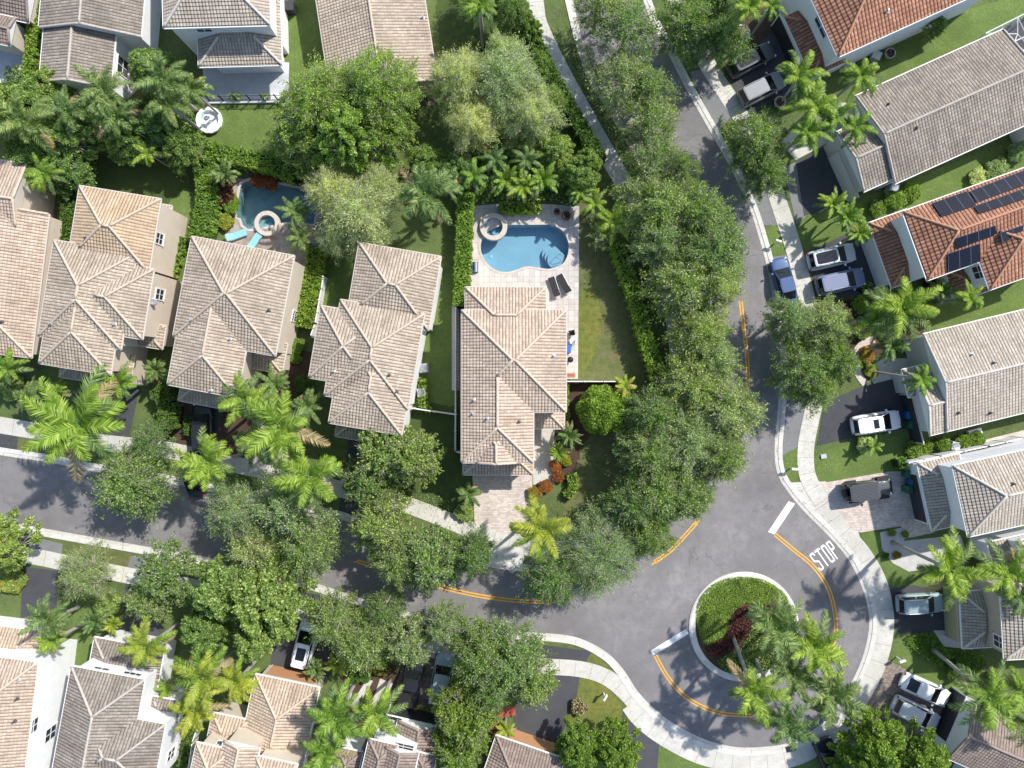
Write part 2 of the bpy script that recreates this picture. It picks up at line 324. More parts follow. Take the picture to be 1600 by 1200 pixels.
NK = [(-300, 655), (0, 704), (75, 715), (145, 729), (255, 746), (297, 755), (400, 775), (527, 803), (565, 817), (650, 848), (740, 874), (815, 886), (890, 890), (950, 876), (1000, 845), (1045, 790), (1085, 725), (1108, 660), (1115, 590), (1110, 500), (1092, 430), (1062, 370), (1025, 300), (985, 225), (950, 165), (925, 125), (905, 70), (888, 0), (820, -300)]
EK = [(915, -300), (1012, 0), (1040, 60), (1075, 130), (1120, 210), (1150, 265), (1178, 325), (1197, 385), (1208, 430), (1218, 490), (1226, 560), (1222, 640), (1217, 700), (1221, 737), (1237, 765), (1264, 797), (1300, 833), (1328, 866), (1347, 900), (1360, 937), (1365, 975), (1357, 1020), (1340, 1062), (1312, 1107), (1280, 1142), (1240, 1165), (1200, 1173), (1150, 1174), (1100, 1162), (1050, 1137), (1017, 1112), (990, 1083), (972, 1055), (948, 1028), (912, 1007), (875, 998), (800, 993), (745, 988), (687, 977), (650, 967), (575, 945), (482, 915), (400, 895), (325, 878), (217, 859), (10, 822), (-300, 766)]
nk = crom(NK, 4); ek = crom(EK, 4)
rd = MB(); rd.prism(G(nk + ek), -.02, .02); tag(rd.build('road', MAT['asphalt']), kind='structure')
def strip(name, px, w, z, mat, th=.1, kind='structure', sm=4, joints=None, off=0):
    c = crom(px, sm) if sm else px; c = G(c)
    l, r = offs(c, w/2+off), offs(c, -w/2+off); n = len(c)
    mb = MB(); b = [(p[0], p[1], z) for p in l] + [(p[0], p[1], z) for p in r] + [(p[0], p[1], z-th) for p in l] + [(p[0], p[1], z-th) for p in r]
    f = []
    for i in range(n-1):
        f += [(i, n+i, n+i+1, i+1), (i, i+1, 2*n+i+1, 2*n+i), (n+i, 3*n+i, 3*n+i+1, n+i+1)]
    f += [(0, 2*n, 3*n, n), (n-1, 2*n-1, 4*n-1, 3*n-1)]
    mb.add(b, f, 0)
    if joints:
        acc = 0; a0 = None
        for i in range(n-1):
            a, bb = Vector(c[i]), Vector(c[i+1]); L = (bb-a).length
            while acc < L:
                p = a + (bb-a)*(acc/L); t = (bb-a).normalized(); mb.box((p.x, p.y, z), (.035, w*.999, .008), math.atan2(t.y, t.x), 1); acc += joints
            acc -= L
    o = mb.build(name, [MAT[mat], MAT['joint']]); return tag(o, kind=kind)
def kerb(name, px):
    strip(name, px, .42, .075, 'kerb', .1, joints=3.0, off=.12 if name == 'kerb' else .12)
    strip('gutter_pan', px, .34, .032, 'walk', .04, joints=3.0, off=-.26)
kerb('kerb', NK); kerb('kerb', EK)
# pavements
def walk(px, w=1.55): return strip('pavement', px, w, .05, 'walk', .06, joints=1.55)
walk([(-200, 630), (0, 664), (60, 674), (150, 690), (255, 702), (290, 709), (400, 733), (535, 765), (600, 778), (637, 789), (700, 813), (750, 834), (800, 850), (860, 862)], 1.6)
walk([(820, -120), (835, 0), (842, 40), (870, 100), (900, 155), (945, 235), (985, 305), (1018, 380), (1045, 460), (1058, 530), (1062, 600), (1052, 680), (1025, 745), (985, 800), (930, 845), (860, 862)], 1.75)
walk([(-200, 826), (45, 868), (100, 879), (200, 899), (330, 922), (430, 945), (500, 963), (570, 984), (640, 1006), (720, 1025), (800, 1037), (850, 1041), (905, 1045), (945, 1057), (975, 1080), (1000, 1108)], 1.55)
walk([(1000, -200), (1055, 0), (1100, 92), (1140, 155), (1168, 200), (1196, 258), (1217, 318), (1238, 382), (1254, 440), (1267, 495), (1277, 560), (1276, 610), (1267, 655), (1259, 700), (1262, 745), (1285, 785)], 1.6)
strip('pavement', [(1285, 790), (1310, 825), (1345, 865), (1368, 905), (1379, 945), (1381, 985), (1371, 1030), (1352, 1073), (1322, 1120), (1287, 1157), (1242, 1181), (1200, 1189), (1148, 1190), (1093, 1178), (1040, 1151), (1004, 1124), (985, 1100)], 1.9, .052, 'walk', .06, joints=1.7)
# driveways, aprons and patios
DW = [
 ('driveway', 'paver_pink', [(738, 738), (832, 738), (832, 752), (830, 800), (822, 848), (790, 842), (765, 835), (742, 826)], .03),
 ('garden_path', 'stone', [(832, 668), (866, 668), (866, 757), (833, 757)], .034),
 ('apron', 'walk', [(768, 852), (820, 864), (816, 884), (758, 876)], .026),
 ('driveway', 'asphalt_dark', [(1135, 112), (1205, 52), (1250, 60), (1292, 108), (1280, 130), (1170, 180)], .026),
 ('apron', 'asphalt_grey', [(1077, 112), (1104, 108), (1148, 176), (1121, 208)], .024),
 ('driveway', 'asphalt_dark', [(1243, 252), (1302, 222), (1350, 300), (1335, 312), (1256, 338)], .026),
 ('apron', 'asphalt_grey', [(1155, 262), (1196, 262), (1226, 352), (1188, 352)], .024),
 ('apron', 'asphalt_grey', [(1224, 262), (1246, 252), (1262, 336), (1244, 350)], .023),
 ('garden_path', 'walk', [(1218, 222), (1290, 165), (1322, 160), (1330, 195), (1300, 220), (1243, 250)], .03),
 ('driveway', 'asphalt_dark', [(1264, 392), (1362, 348), (1405, 445), (1380, 455), (1290, 470), (1270, 440)], .026),
 ('apron', 'asphalt_grey', [(1203, 402), (1243, 396), (1262, 462), (1214, 470)], .023),
 ('driveway', 'asphalt_dark', [(1285, 646), (1300, 625), (1340, 606), (1410, 588), (1445, 600), (1455, 668), (1380, 672), (1276, 697)], .026),
 ('apron', 'asphalt_grey', [(1228, 620), (1272, 620), (1258, 692), (1222, 712)], .023),
 ('driveway', 'paver_pink', [(1272, 757), (1386, 737), (1436, 735), (1460, 832), (1412, 842), (1408, 822), (1344, 832), (1320, 822), (1286, 790)], .03),
 ('apron', 'walk', [(1232, 754), (1290, 752), (1330, 808), (1342, 834), (1350, 862), (1330, 862), (1300, 828), (1262, 792), (1240, 768)], .026),
 ('driveway', 'asphalt_dark', [(1390, 920), (1425, 914), (1492, 928), (1490, 985), (1405, 990), (1396, 975)], .026),
 ('garden_path', 'walk', [(1458, 985), (1520, 985), (1520, 1015), (1475, 1010)], .03),
 ('driveway', 'paver_brown', [(1386, 1030), (1415, 1046), (1510, 1092), (1475, 1168), (1400, 1130), (1362, 1118), (1330, 1100)], .03),
 ('driveway', 'asphalt_dark', [(36, 885), (92, 892), (88, 950), (32, 966)], .026),
 ('apron', 'asphalt_grey', [(50, 838), (98, 850), (96, 876), (45, 866)], .023),
 ('driveway', 'asphalt_dark', [(196, 905), (232, 905), (260, 1000), (190, 995)], .026),
 ('apron', 'asphalt_grey', [(205, 868), (235, 872), (230, 906), (195, 898)], .023),
 ('driveway', 'asphalt_dark', [(430, 985), (458, 970), (530, 985), (512, 1066), (492, 1064), (422, 1044)], .026),
 ('apron', 'asphalt_dark', [(470, 925), (505, 930), (500, 960), (450, 955)], .023),
 ('driveway', 'paver_dark', [(640, 1012), (722, 1030), (700, 1110), (610, 1092)], .03),
 ('apron', 'stone', [(648, 976), (700, 984), (690, 1016), (642, 1006)], .023),
 ('driveway', 'asphalt_dark', [(812, 1050), (906, 1056), (902, 1085), (890, 1110), (872, 1170), (800, 1140)], .026),
 ('apron', 'asphalt_dark', [(815, 1003), (925, 1018), (912, 1040), (800, 1035)], .023),
 ('driveway', 'asphalt_dark', [(973, 1112), (992, 1108), (1032, 1140), (1022, 1260), (960, 1260)], .026),
 ('driveway', 'asphalt_dark', [(0, 677), (28, 681), (26, 706), (-20, 700), (-20, 675)], .026),
 ('driveway', 'asphalt_dark', [(300, 620), (350, 632), (335, 712), (292, 704)], .026),
 ('driveway', 'asphalt_dark', [(545, 680), (590, 690), (576, 765), (538, 760)], .026),
 ('apron', 'asphalt_dark', [(536, 772), (572, 778), (562, 812), (524, 802)], .023),
 ('garden_path', 'stained_concrete', [(395, 640), (470, 650), (445, 745), (390, 735)], .03),
 ('driveway', 'asphalt_dark', [(170, 560), (225, 575), (200, 692), (150, 684)], .026),
 ('patio', 'terrace', [(316, 98), (452, 98), (451, 158), (322, 158)], .06),
 ('patio', 'paver_pink', [(170, 50), (225, 55), (215, 140), (190, 165), (168, 160)], .03),
 ('patio', 'terrace', [(-40, 60), (42, 70), (35, 130), (-40, 130)], .03),
 ('patio', 'stained_concrete', [(240, 325), (268, 325), (262, 405), (238, 405)], .03),
 ('patio', 'paver_dark', [(60, 300), (88, 300), (85, 345), (58, 345)], .03),
 ('patio', 'paver_pink', [(1535, 688), (1640, 662), (1640, 690), (1540, 714)], .03),
 ('patio', 'paver_dark', [(632, 128), (682, 128), (680, 165), (632, 165)], .03),
 ('side_yard', 'gravel_white', [(1375, 832), (1410, 824), (1413, 845), (1500, 836), (1510, 862), (1480, 885), (1420, 893), (1395, 880), (1378, 858)], .024),
 ('side_yard', 'walk', [(1445, 560), (1470, 560), (1460, 600), (1400, 598), (1365, 600), (1355, 575), (1380, 560)], .022),
 ('garden_path', 'walk', [(574, 1060), (583, 1064), (556, 1108), (547, 1103)], .03),
 ('garden_path', 'stone', [(594, 1060), (614, 1068), (592, 1114), (578, 1108)], .03),
 ('side_yard', 'gravel_white', [(706, 478), (718, 478), (718, 610), (706, 610)], .022),
 ('side_yard', 'soil', [(440, 540), (488, 550), (480, 640), (420, 630)], .014),
]
for nm, mt, px, z in DW: sheet(nm, px, mt, z)
# lawns with their own tone; some deep ones have shade put into the colour
LW = [
 ('lawn_worn', [(903, 325), (960, 330), (985, 420), (1005, 500), (1020, 580), (1000, 600), (902, 595)], 0),
 ('lawn_yellow', [(902, 462), (933, 462), (938, 520), (925, 560), (902, 590)], 0),
 ('lawn_bright', [(1295, 702), (1340, 690), (1400, 672), (1452, 670), (1440, 720), (1390, 738), (1272, 757), (1270, 720)], 0),
 ('lawn_bright', [(1228, 706), (1249, 702), (1247, 760), (1232, 752), (1225, 725)], 0),
 ('lawn_bright', [(1345, 835), (1375, 833), (1380, 860), (1400, 885), (1430, 895), (1440, 915), (1385, 915), (1368, 880)], 0),
 ('lawn_bright', [(1405, 1000), (1440, 998), (1470, 1010), (1530, 1040), (1500, 1085), (1415, 1044), (1392, 1028)], 0),
 ('lawn_bright', [(1190, 380), (1212, 345), (1230, 385), (1240, 410), (1205, 405)], 0),
 ('lawn_bright', [(1240, 345), (1300, 320), (1365, 320), (1350, 350), (1262, 392)], 0),
 ('lawn_bright', [(1450, 465), (1620, 420), (1620, 500), (1440, 535), (1420, 530)], 0),
 ('lawn_bright', [(1350, 310), (1620, 210), (1620, 260), (1420, 330), (1360, 340)], 0),
 ('lawn_bright', [(1010, 1200), (1036, 1148), (1140, 1205), (1140, 1240), (1010, 1240)], 0),
 ('lawn_bright', [(1230, 1210), (1275, 1180), (1290, 1230), (1230, 1240)], 0),
 ('lawn_bright', [(640, 490), (668, 440), (710, 420), (712, 640), (645, 630)], 0),
 ('lawn_deep', [(645, 640), (735, 655), (737, 800), (700, 800), (600, 770)], 0),  # pool house shadow on the side lawn, put into the grass colour
 ('lawn_bright', [(440, 0), (515, 0), (520, 130), (455, 130)], 0),
 ('lawn_bright', [(320, 160), (455, 162), (440, 260), (330, 235)], 0),
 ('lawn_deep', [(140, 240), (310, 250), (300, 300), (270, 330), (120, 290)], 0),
 ('lawn_bright', [(255, 330), (300, 300), (300, 370), (280, 430), (262, 430)], 0),
 ('lawn_deep', [(690, -40), (800, -40), (800, 90), (720, 120), (690, 90)], 0),  # tree shade on the top back lawn, put into the grass colour
 ('lawn_worn', [(895, 690), (1000, 660), (1000, 800), (930, 840), (870, 830), (890, 760)], 0),
 ('lawn_bright', [(500, 400), (550, 400), (545, 470), (500, 480)], 0),
 ('lawn_bright', [(1392, 60), (1560, 0), (1600, -20), (1640, 20), (1400, 130)], 0),
 ('lawn_worn', [(28, 682), (130, 700), (70, 714), (26, 707)], 0),
 ('lawn_worn', [(122, 852), (205, 866), (195, 892), (110, 880)], 0),
 ('lawn_bright', [(115, 950), (150, 930), (165, 1010), (120, 1070), (108, 1060)], 0),
 ('lawn_yellow', [(905, 1062), (940, 1064), (975, 1112), (968, 1150), (890, 1140)], 0),
 ('lawn_yellow', [(918, 1030), (945, 1040), (975, 1075), (968, 1062), (940, 1030), (925, 1020)], 0),
 ('soil', [(350, 628), (395, 640), (390, 735), (340, 710)], 0),
 ('soil', [(868, 590), (900, 600), (960, 600), (910, 700), (890, 760), (866, 700)], 0),
 ('soil', [(540, 1040), (620, 1040), (610, 1100), (560, 1130), (540, 1100)], 0),
 ('soil', [(1150, 30), (1240, -20), (1210, 50), (1150, 90)], 0),
 ('soil', [(255, 600), (302, 620), (300, 690), (250, 680)], 0),
 ('soil', [(1290, 480), (1420, 460), (1440, 530), (1350, 560), (1300, 540)], 0),
]
for i, (mt, px, _) in enumerate(LW): sheet('planting_bed' if mt == 'soil' else 'lawn_patch', px, mt, .006 + .0008*(i % 9) if mt != 'soil' else .013, smooth=3)
# painted markings
def mark(name, poly, mat, z=.026): return tag(sheet(name, poly, mat, z, th=.004), kind='structure')
mark('stop_line', [(1232, 783), (1242, 787), (1210, 835), (1200, 831)], 'paint_white')
mark('stop_line', [(1016, 1017), (1071, 983), (1076, 990), (1021, 1024)], 'paint_white')
def dbl(px):
    for s in (-.13, .13): strip('centre_line', px, .13, .0262, 'paint_yellow', .004, sm=6, off=s)
dbl([(1211, 835), (1240, 859), (1270, 884), (1292, 915), (1303, 950), (1306, 985), (1300, 1010), (1288, 1034)])
dbl([(1024, 1024), (1042, 1056), (1066, 1084), (1095, 1103), (1130, 1115), (1175, 1118)])
dbl([(1157, 470), (1163, 520), (1168, 570), (1168, 620), (1160, 672)])
dbl([(1023, 878), (1050, 858), (1089, 816)])
dbl([(558, 877), (600, 889), (650, 905), (700, 920), (750, 931), (800, 938), (861, 941)])
for px, py, a in ((1023, 879, 55), (1089, 816, 50), (558, 877, 75), (861, 941, 92)):
    q = P(px, py, .03); mb = MB(); mb.box(q, (.14, .75, .004), R(90-a+90)); tag(mb.build('centre_line', MAT['paint_yellow']), kind='structure')
# STOP lettering, tall strokes
O = P(1289, 868, .0); rv = Vector((.81, .58, 0)).normalized(); dv = Vector((.6, -.8, 0)); dv = (dv - rv*dv.dot(rv)).normalized()
def letter(segs, cx):
    for poly in segs:
        mb = MB(); mb.prism([tuple((O + rv*(cx+x) + dv*(-y))[:2]) for x, y in poly], .022, .026); tag(mb.build('stop_lettering', MAT['paint_white']), kind='structure')
hw, hh, t, tv = .25, .98, .12, .2
bar = lambda x0, x1, y0, y1: [(x0, y0), (x1, y0), (x1, y1), (x0, y1)]
ring = lambda: [bar(-hw, -hw+t, -hh+.12, hh-.12), bar(hw-t, hw, -hh+.12, hh-.12), [(-hw, hh-.12), (-hw+.1, hh), (hw-.1, hh), (hw, hh-.12), (hw-t, hh-tv), (-hw+t, hh-tv)], [(-hw, -hh+.12), (-hw+t, -hh+tv), (hw-t, -hh+tv), (hw, -hh+.12), (hw-.1, -hh), (-hw+.1, -hh)]]
letter([[(-hw, hh-.15), (-hw+.12, hh), (hw-.1, hh), (hw, hh-.15), (hw, hh-.4), (hw-t, hh-.4), (hw-t, hh-tv), (-hw+t, hh-tv), (-hw+t, .22), (hw, -.05), (hw, -hh+.15), (hw-.12, -hh), (-hw+.1, -hh), (-hw, -hh+.15), (-hw, -hh+.4), (-hw+t, -hh+.4), (-hw+t, -hh+tv), (hw-t, -hh+tv), (hw-t, -.16), (-hw, .1)]], -1.0)
letter([bar(-.3, .3, hh-tv, hh), bar(-t/2, t/2, -hh, hh-tv)], -.34)
letter(ring(), .33)
letter([bar(-hw, -hw+t, -hh, hh), [(-hw+t, hh), (hw-.1, hh), (hw, hh-.14), (hw, .14), (hw-.1, 0), (-hw+t, 0), (-hw+t, tv), (hw-t, tv), (hw-t, hh-tv), (-hw+t, hh-tv)]], .98)
# roundabout island
ic = P(1162, 979); n = 64
def circ(r, a0=0, a1=360, n=64, c=ic): return [(c.x + r*math.cos(R(a0+(a1-a0)*i/n)), c.y + r*math.sin(R(a0+(a1-a0)*i/n))) for i in range(n)]
mb = MB(); mb.lathe(ic, [(5.35, 0), (5.33, .10), (5.2, .15), (4.72, .15), (4.68, .05)], 80); o = mb.build('island_kerb', [MAT['kerb']]); tag(o, kind='structure')
mb = MB(); mb.prism(circ(4.75), 0, .11); tag(mb.build('island_bed', MAT['soil']), kind='structure')

# ---------------------------------------------------------------- houses
def uv_(th): a = R(th); return Vector((math.cos(a), math.sin(a))), Vector((-math.sin(a), math.cos(a)))
_blk = [0]
class House:
    def __init__(s, label, roof, wall, th, fascia='fascia', pitch=.40, group='houses of the estate'):
        s.root = empty('house', label, 'house', group=group); s.th = th; s.rm = roof; s.wm = wall; s.fm = fascia; s.pitch = pitch
        s.caps = []; s.rcs = []; s.hb = []; s.rv, s.rf, s.rmi, s.ruv = [], [], [], []; s.w = MB(); s.rc = MB(); s.gt = MB(); s.bv = []; s.bf = []; s.sx = []; s.sy = []
        s.first = None
    def blk(s, corner, x, y, w, h, z, ends='hh', axis=None, th=None, pitch=None, inset=.28, walls=True, base=0.0, alt=False):
        """a roof block: corner named as seen in the photo, sizes in px at the eave height"""
        _blk[0] += 1; k = _blk[0] % 9; th = s.th if th is None else th; pitch = pitch or s.pitch
        u, v = uv_(th); c = Vector((x, y))
        if 'R' in corner: c = c - u*w
        if 'B' in corner: c = c - v*h
        zz = z + .006*k; C4 = [P(*q, zz) for q in (c, c+u*w, c+u*w+v*h, c+v*h)]         # TL TR BR BL
        if s.first is None: s.first = sum(C4, Vector())/4
        e = .004*k; ctr = sum(C4, Vector())/4
        U = (C4[1]-C4[0]).normalized(); V = (C4[3]-C4[0]).normalized()
        C4 = [p + U*e*a + V*e*b for p, a, b in zip(C4, (-1, 1, 1, -1), (-1, -1, 1, 1))]
        W = (C4[1]-C4[0]).length; Hh = (C4[3]-C4[0]).length
        if axis is None: axis = 'u' if W >= Hh else 'v'
        A, B, Cc, D = C4 if axis == 'u' else [C4[3], C4[0], C4[1], C4[2]]      # ridge runs A->B side
        L = (B-A).normalized(); T = (D-A).normalized(); len_, half = (B-A).length, (D-A).length/2
        rz = zz + half*pitch; n0, n1 = ends
        i0 = min(half, len_*.499) if n0 == 'h' else 0; i1 = min(half, len_*.499) if n1 == 'h' else 0
        up = Vector((0, 0, half*pitch)); R0 = A + T*half + L*i0 + up; R1 = B + T*half - L*i1 + up
        def face(pts, eave):
            e_ = eave.normalized(); nrm = (pts[1]-pts[0]).cross(pts[2]-pts[0]).normalized()
            if nrm.z < 0: pts = pts[::-1]; nrm = -nrm
            sl = nrm.cross(e_).normalized(); sl = sl if sl.z > 0 else -sl
            b = len(s.rv); s.rv += pts; s.rf.append(tuple(range(b, b+len(pts)))); s.rmi.append(2 if alt else 0); s.ruv += [(p.dot(e_), p.dot(sl)) for p in pts]
            # tile courses laid on the slope: each strip's lower edge stands proud of the one below
            RW, TH = (.40, .055) if 'red' in s.rm else (.31, .052); vv = [p.dot(sl) for p in pts]; k0 = math.floor(min(vv)/RW); k1 = math.ceil(max(vv)/RW)
            def clip(poly, lim, sg):
                o = []
                for i in range(len(poly)):
                    a, c = poly[i], poly[(i+1) % len(poly)]; da, dc = (a.dot(sl)-lim)*sg, (c.dot(sl)-lim)*sg
                    if da >= 0: o.append(a)
                    if (da > 0) != (dc > 0) and abs(da-dc) > 1e-9: o.append(a.lerp(c, da/(da-dc)))
                return o
            for kk in range(k0, k1):
                q = clip(clip(list(pts), kk*RW, 1), (kk+1)*RW, -1)
                if len(q) < 3: continue
                v0 = min(p.dot(sl) for p in q)
                if max(p.dot(sl) for p in q) - v0 < .02: continue
                hh = lambda p: .006 + TH*(1 - (p.dot(sl)-kk*RW)/RW); up_ = [p + nrm*hh(p) for p in q]; b = len(s.rv)
                s.rv += up_; s.rf.append(tuple(range(b, b+len(q)))); s.rmi.append(2 if alt else 0); s.ruv += [(p.dot(e_), p.dot(sl)) for p in q]
                lowv = sorted([i for i in range(len(q)) if q[i].dot(sl) - v0 < .004], key=lambda i: q[i].dot(e_))
                if len(lowv) >= 2:
                    a, c = q[lowv[0]], q[lowv[-1]]; b = len(s.rv); ins_ = sl*.012
                    s.rv += [a+nrm*hh(a), c+nrm*hh(c), c+ins_-nrm*.01, a+ins_-nrm*.01]; s.rf.append((b, b+1, b+2, b+3)); s.rmi.append(2 if alt else 0); s.ruv += [(a.dot(e_), v0), (c.dot(e_), v0), (c.dot(e_), v0-.03), (a.dot(e_), v0-.03)]
        def plain(pts, m):
            b = len(s.rv); s.rv += pts; s.rf.append(tuple(range(b, b+len(pts)))); s.rmi.append(m); s.ruv += [(0, 0)]*len(pts)
        face([A, B, R1, R0], L); face([Cc, D, R0, R1], L)
        if n0 == 'h': face([D, A, R0], T)
        else: plain([D, A, R0], 1)
        if n1 == 'h': face([B, Cc, R1], T)
        else: plain([B, Cc, R1], 1)
        dn = Vector((0, 0, -.19)); lo = [p+dn for p in (A, B, Cc, D)]; top = [A, B, Cc, D]
        for i in range(4): plain([top[(i+1) % 4], top[i], lo[i], lo[(i+1) % 4]], 1)
        plain(lo[::-1] if (lo[1]-lo[0]).cross(lo[2]-lo[0]).z > 0 else lo, 1)
        bi = len(s.hb); s.hb.append((A, L, T, len_, half, zz, pitch, n0, n1)); cap = lambda a, b_, r=.11: s.caps.append((a, b_, r, bi))
        if (R1-R0).length > .05: cap(R0, R1)
        for n_, Rr, c1, c2 in ((n0, R0, A, D), (n1, R1, B, Cc)):
            cap(Rr, c1, .1); cap(Rr, c2, .1)
        for a, b_, on in ((A, B, 1), (Cc, D, 1), (D, A, n0 == 'h'), (B, Cc, n1 == 'h')):
            if on: 
                q = ((a+b_)/2-ctr); q.z = 0; q = q.normalized(); d = Vector((0, 0, -.06)) + q*.05
                t = (b_-a).normalized(); s.gt.box((a+b_)/2 + d, ((b_-a).length+.08, .10, .10), math.atan2(t.y, t.x))
        if walls:
            ins = inset + .003*k; q = [A + L*ins + T*ins, B - L*ins + T*ins, Cc - L*ins - T*ins, D + L*ins - T*ins]
            if n0 == 'g': q[0] = A + L*.12 + T*ins; q[3] = D + L*.12 - T*ins
            if n1 == 'g': q[1] = B - L*.12 + T*ins; q[2] = Cc - L*.12 - T*ins
            b = [Vector((p.x, p.y, base)) for p in q] + [Vector((p.x, p.y, zz-.18)) for p in q]
            o_ = (0, 1, 2, 3) if (q[1]-q[0]).cross(q[2]-q[0]).z > 0 else (3, 2, 1, 0)
            f = [(o_[i], o_[(i+1) % 4], o_[(i+1) % 4]+4, o_[i]+4) for i in range(4)]; s.w.add(b, f)
        return s
    def wallbox(s, px, z, base=0.0):
        """free wall volume from a ground outline in px, flat top (parapet, column, low wall)"""
        s.w.prism(G(px), base, z); return s
    def height(s, p, skip):
        m = -9
        for i, (A, L, T, ln, hf, zz, pi, n0, n1) in enumerate(s.hb):
            if i == skip: continue
            d = p - A; d.z = 0; l = d.dot(L); t = d.dot(T)
            if l < -.02 or l > ln+.02 or t < -.02 or t > 2*hf+.02: continue
            k = [t, 2*hf-t] + ([l] if n0 == 'h' else []) + ([ln-l] if n1 == 'h' else []); m = max(m, zz + pi*min(k))
        return m
    def finish(s):
        for a, b_, r, bi in s.caps:                    # ridge caps only where this block's ridge is the uppermost surface
            N = max(6, int((b_-a).length/.12)); keep = [s.height(a.lerp(b_, (i+.5)/N), bi) < a.lerp(b_, (i+.5)/N).z - .035 for i in range(N)]; i = 0
            while i < N:
                if not keep[i]: i += 1; continue
                j = i
                while j < N and keep[j]: j += 1
                if j - i > 2: s.rcs.append([a.lerp(b_, i/N)+Vector((0, 0, .04)), a.lerp(b_, j/N)+Vector((0, 0, .04))])
                i = j
        bs = s.rv + s.w.v; nf = len(s.rv); fs = list(s.rf) + [tuple(i+nf for i in f) for f in s.w.f]
        s.nroof = len(s.rf); s.bvh = BVHTree.FromPolygons([tuple(v) for v in bs], fs, epsilon=1e-5)
        o = Vector((s.first.x, s.first.y, 0)); s.root.location = o
        mv = lambda L_: [v - o for v in L_]
        s.roof = link('roof', mesh('roof', mv(s.rv), s.rf, [MAT[s.rm], MAT[s.fm], MAT['roof_sand']], s.rmi, False, s.ruv), s.root)
        
        for a, b_ in s.rcs:
            m_ = MB(); L_ = (b_-a).length; n_ = max(2, int(L_/.38)); m_.tube([(a-o).lerp(b_-o, k/n_) for k in range(n_+1)], [.125 if k % 2 else .105 for k in range(n_+1)], 8); m_.build('ridge_cap', MAT[s.rm+'_ridge'], s.roof, True)
        s.gt.v = mv(s.gt.v); s.gt.build('gutter', MAT['fascia_white' if 'white' in s.fm else 'gutter_dark' if 'dark' in s.fm else 'fascia'], s.roof)
        s.w.v = mv(s.w.v); s.wall = s.w.build('wall', MAT[s.wm], s.root); s.o = o; return s
    def ray(s, px, py):
        o = Vector((0, 0, H)); d = (P(px, py, 0) - o).normalized(); h, n, i, _ = s.bvh.ray_cast(o, d)
        if h is None: print('MISS', s.root['label'][:30], px, py); return None
        if n.dot(d) > 0: n = -n
        return h, n, i < s.nroof
    def win(s, px, py, w=1.2, h=1.2, style='dark', cols=2, zc=None, kind='window'):
        r = s.ray(px, py)
        if r is None: return
        p, n, roof = r
        if roof or abs(n.z) > .3: print('ONROOF', s.root['label'][:30], px, py); return
        n.z = 0; n.normalize(); t = Vector((-n.y, n.x, 0)); a = math.atan2(t.y, t.x)
        if zc is not None: p = Vector((p.x, p.y, zc))
        p = p - s.o; B = MB(); fw = .09
        def bx(mb, x, z, wd, ht, dep, off, m=0):
            c = p + t*x + Vector((0, 0, z)) + n*off; mb.box(c, (wd, dep, ht), a, m)
        if kind == 'window':
            for x in (-w/2, w/2): bx(B, x, 0, fw, h+fw, .08, .04)
            for z in (-h/2, h/2): bx(B, 0, z, w-fw, fw, .08, .04)
            for i in range(1, cols): bx(B, -w/2 + w*i/cols, 0, .05, h-fw, .06, .035)
            bx(B, 0, 0, w-fw, .05, .055, .033)
            fr = B.build('window', MAT['frame_white' if style != 'bare' else 'frame_dark'], s.root)
            g = MB(); bx(g, 0, 0, w-.02, h-.02, .02, .015); g.build('pane', MAT['glass'], fr)
            q = MB(); bx(q, 0, -h/2-.09, w+.2, .08, .14, .07); q.build('sill', MAT[s.wm], fr)
        else:
            mt = MAT['door_'+style]
            for i in range(4): bx(B, 0, -h/2 + h*(i+.5)/4, w, h/4-.03, .07, .035)
            bx(B, 0, 0, w-.02, h-.04, .03, .015)
            B.build('garage_door' if kind == 'garage' else 'door', mt, s.root)
            q = MB()
            for x in (-w/2-.07, w/2+.07): bx(q, x, .04, .12, h+.1, .1, .05)
            bx(q, 0, h/2+.06, w+.02, .12, .1, .05); q.build('door_frame', MAT['fascia_white' if 'white' in s.wm else 'fascia'], s.root)
    def pipes(s, pts):
        for px, py in pts:
            r = s.ray(px, py)
            if not r: continue
            p = r[0]-s.o; mb = MB(); mb.lathe(p-Vector((0, 0, .1)), [(.17, 0), (.17, .12), (.08, .16), (.075, .45)], 10); mb.build('vent_pipe', MAT['gutter_dark' if random.random() < .5 else 'metal_grey'], s.roof)
    def solar(s, quads):
        for i, q in enumerate(quads):
            pts = []
            for px, py in q:
                r = s.ray(px, py)
                if r: pts.append(r[0]); nn = r[1]
            if len(pts) < 4: continue
            ns = (pts[1]-pts[0]).cross(pts[3]-pts[0]).normalized(); ns = ns if ns.z > 0 else -ns
            c = sum(pts, Vector())/4
            pl = [p - ns*((p-c).dot(ns)) for p in pts]
            e = (pl[1]-pl[0]).normalized(); f_ = ns.cross(e)
            top = [p + ns*.17 - s.o for p in pl]; bot = [p + ns*.11 - s.o for p in pl]
            me = mesh('solar_panel', top+bot, [(0, 1, 2, 3), (7, 6, 5, 4), (0, 4, 5, 1), (1, 5, 6, 2), (2, 6, 7, 3), (3, 7, 4, 0)], MAT['solar'],
                      uvs=[((top[i] - top[0]).dot(e), (top[i]-top[0]).dot(f_)) for i in (0, 1, 2, 3)] + [(0, 0)]*20)
            link('solar_panel', me, s.roof)

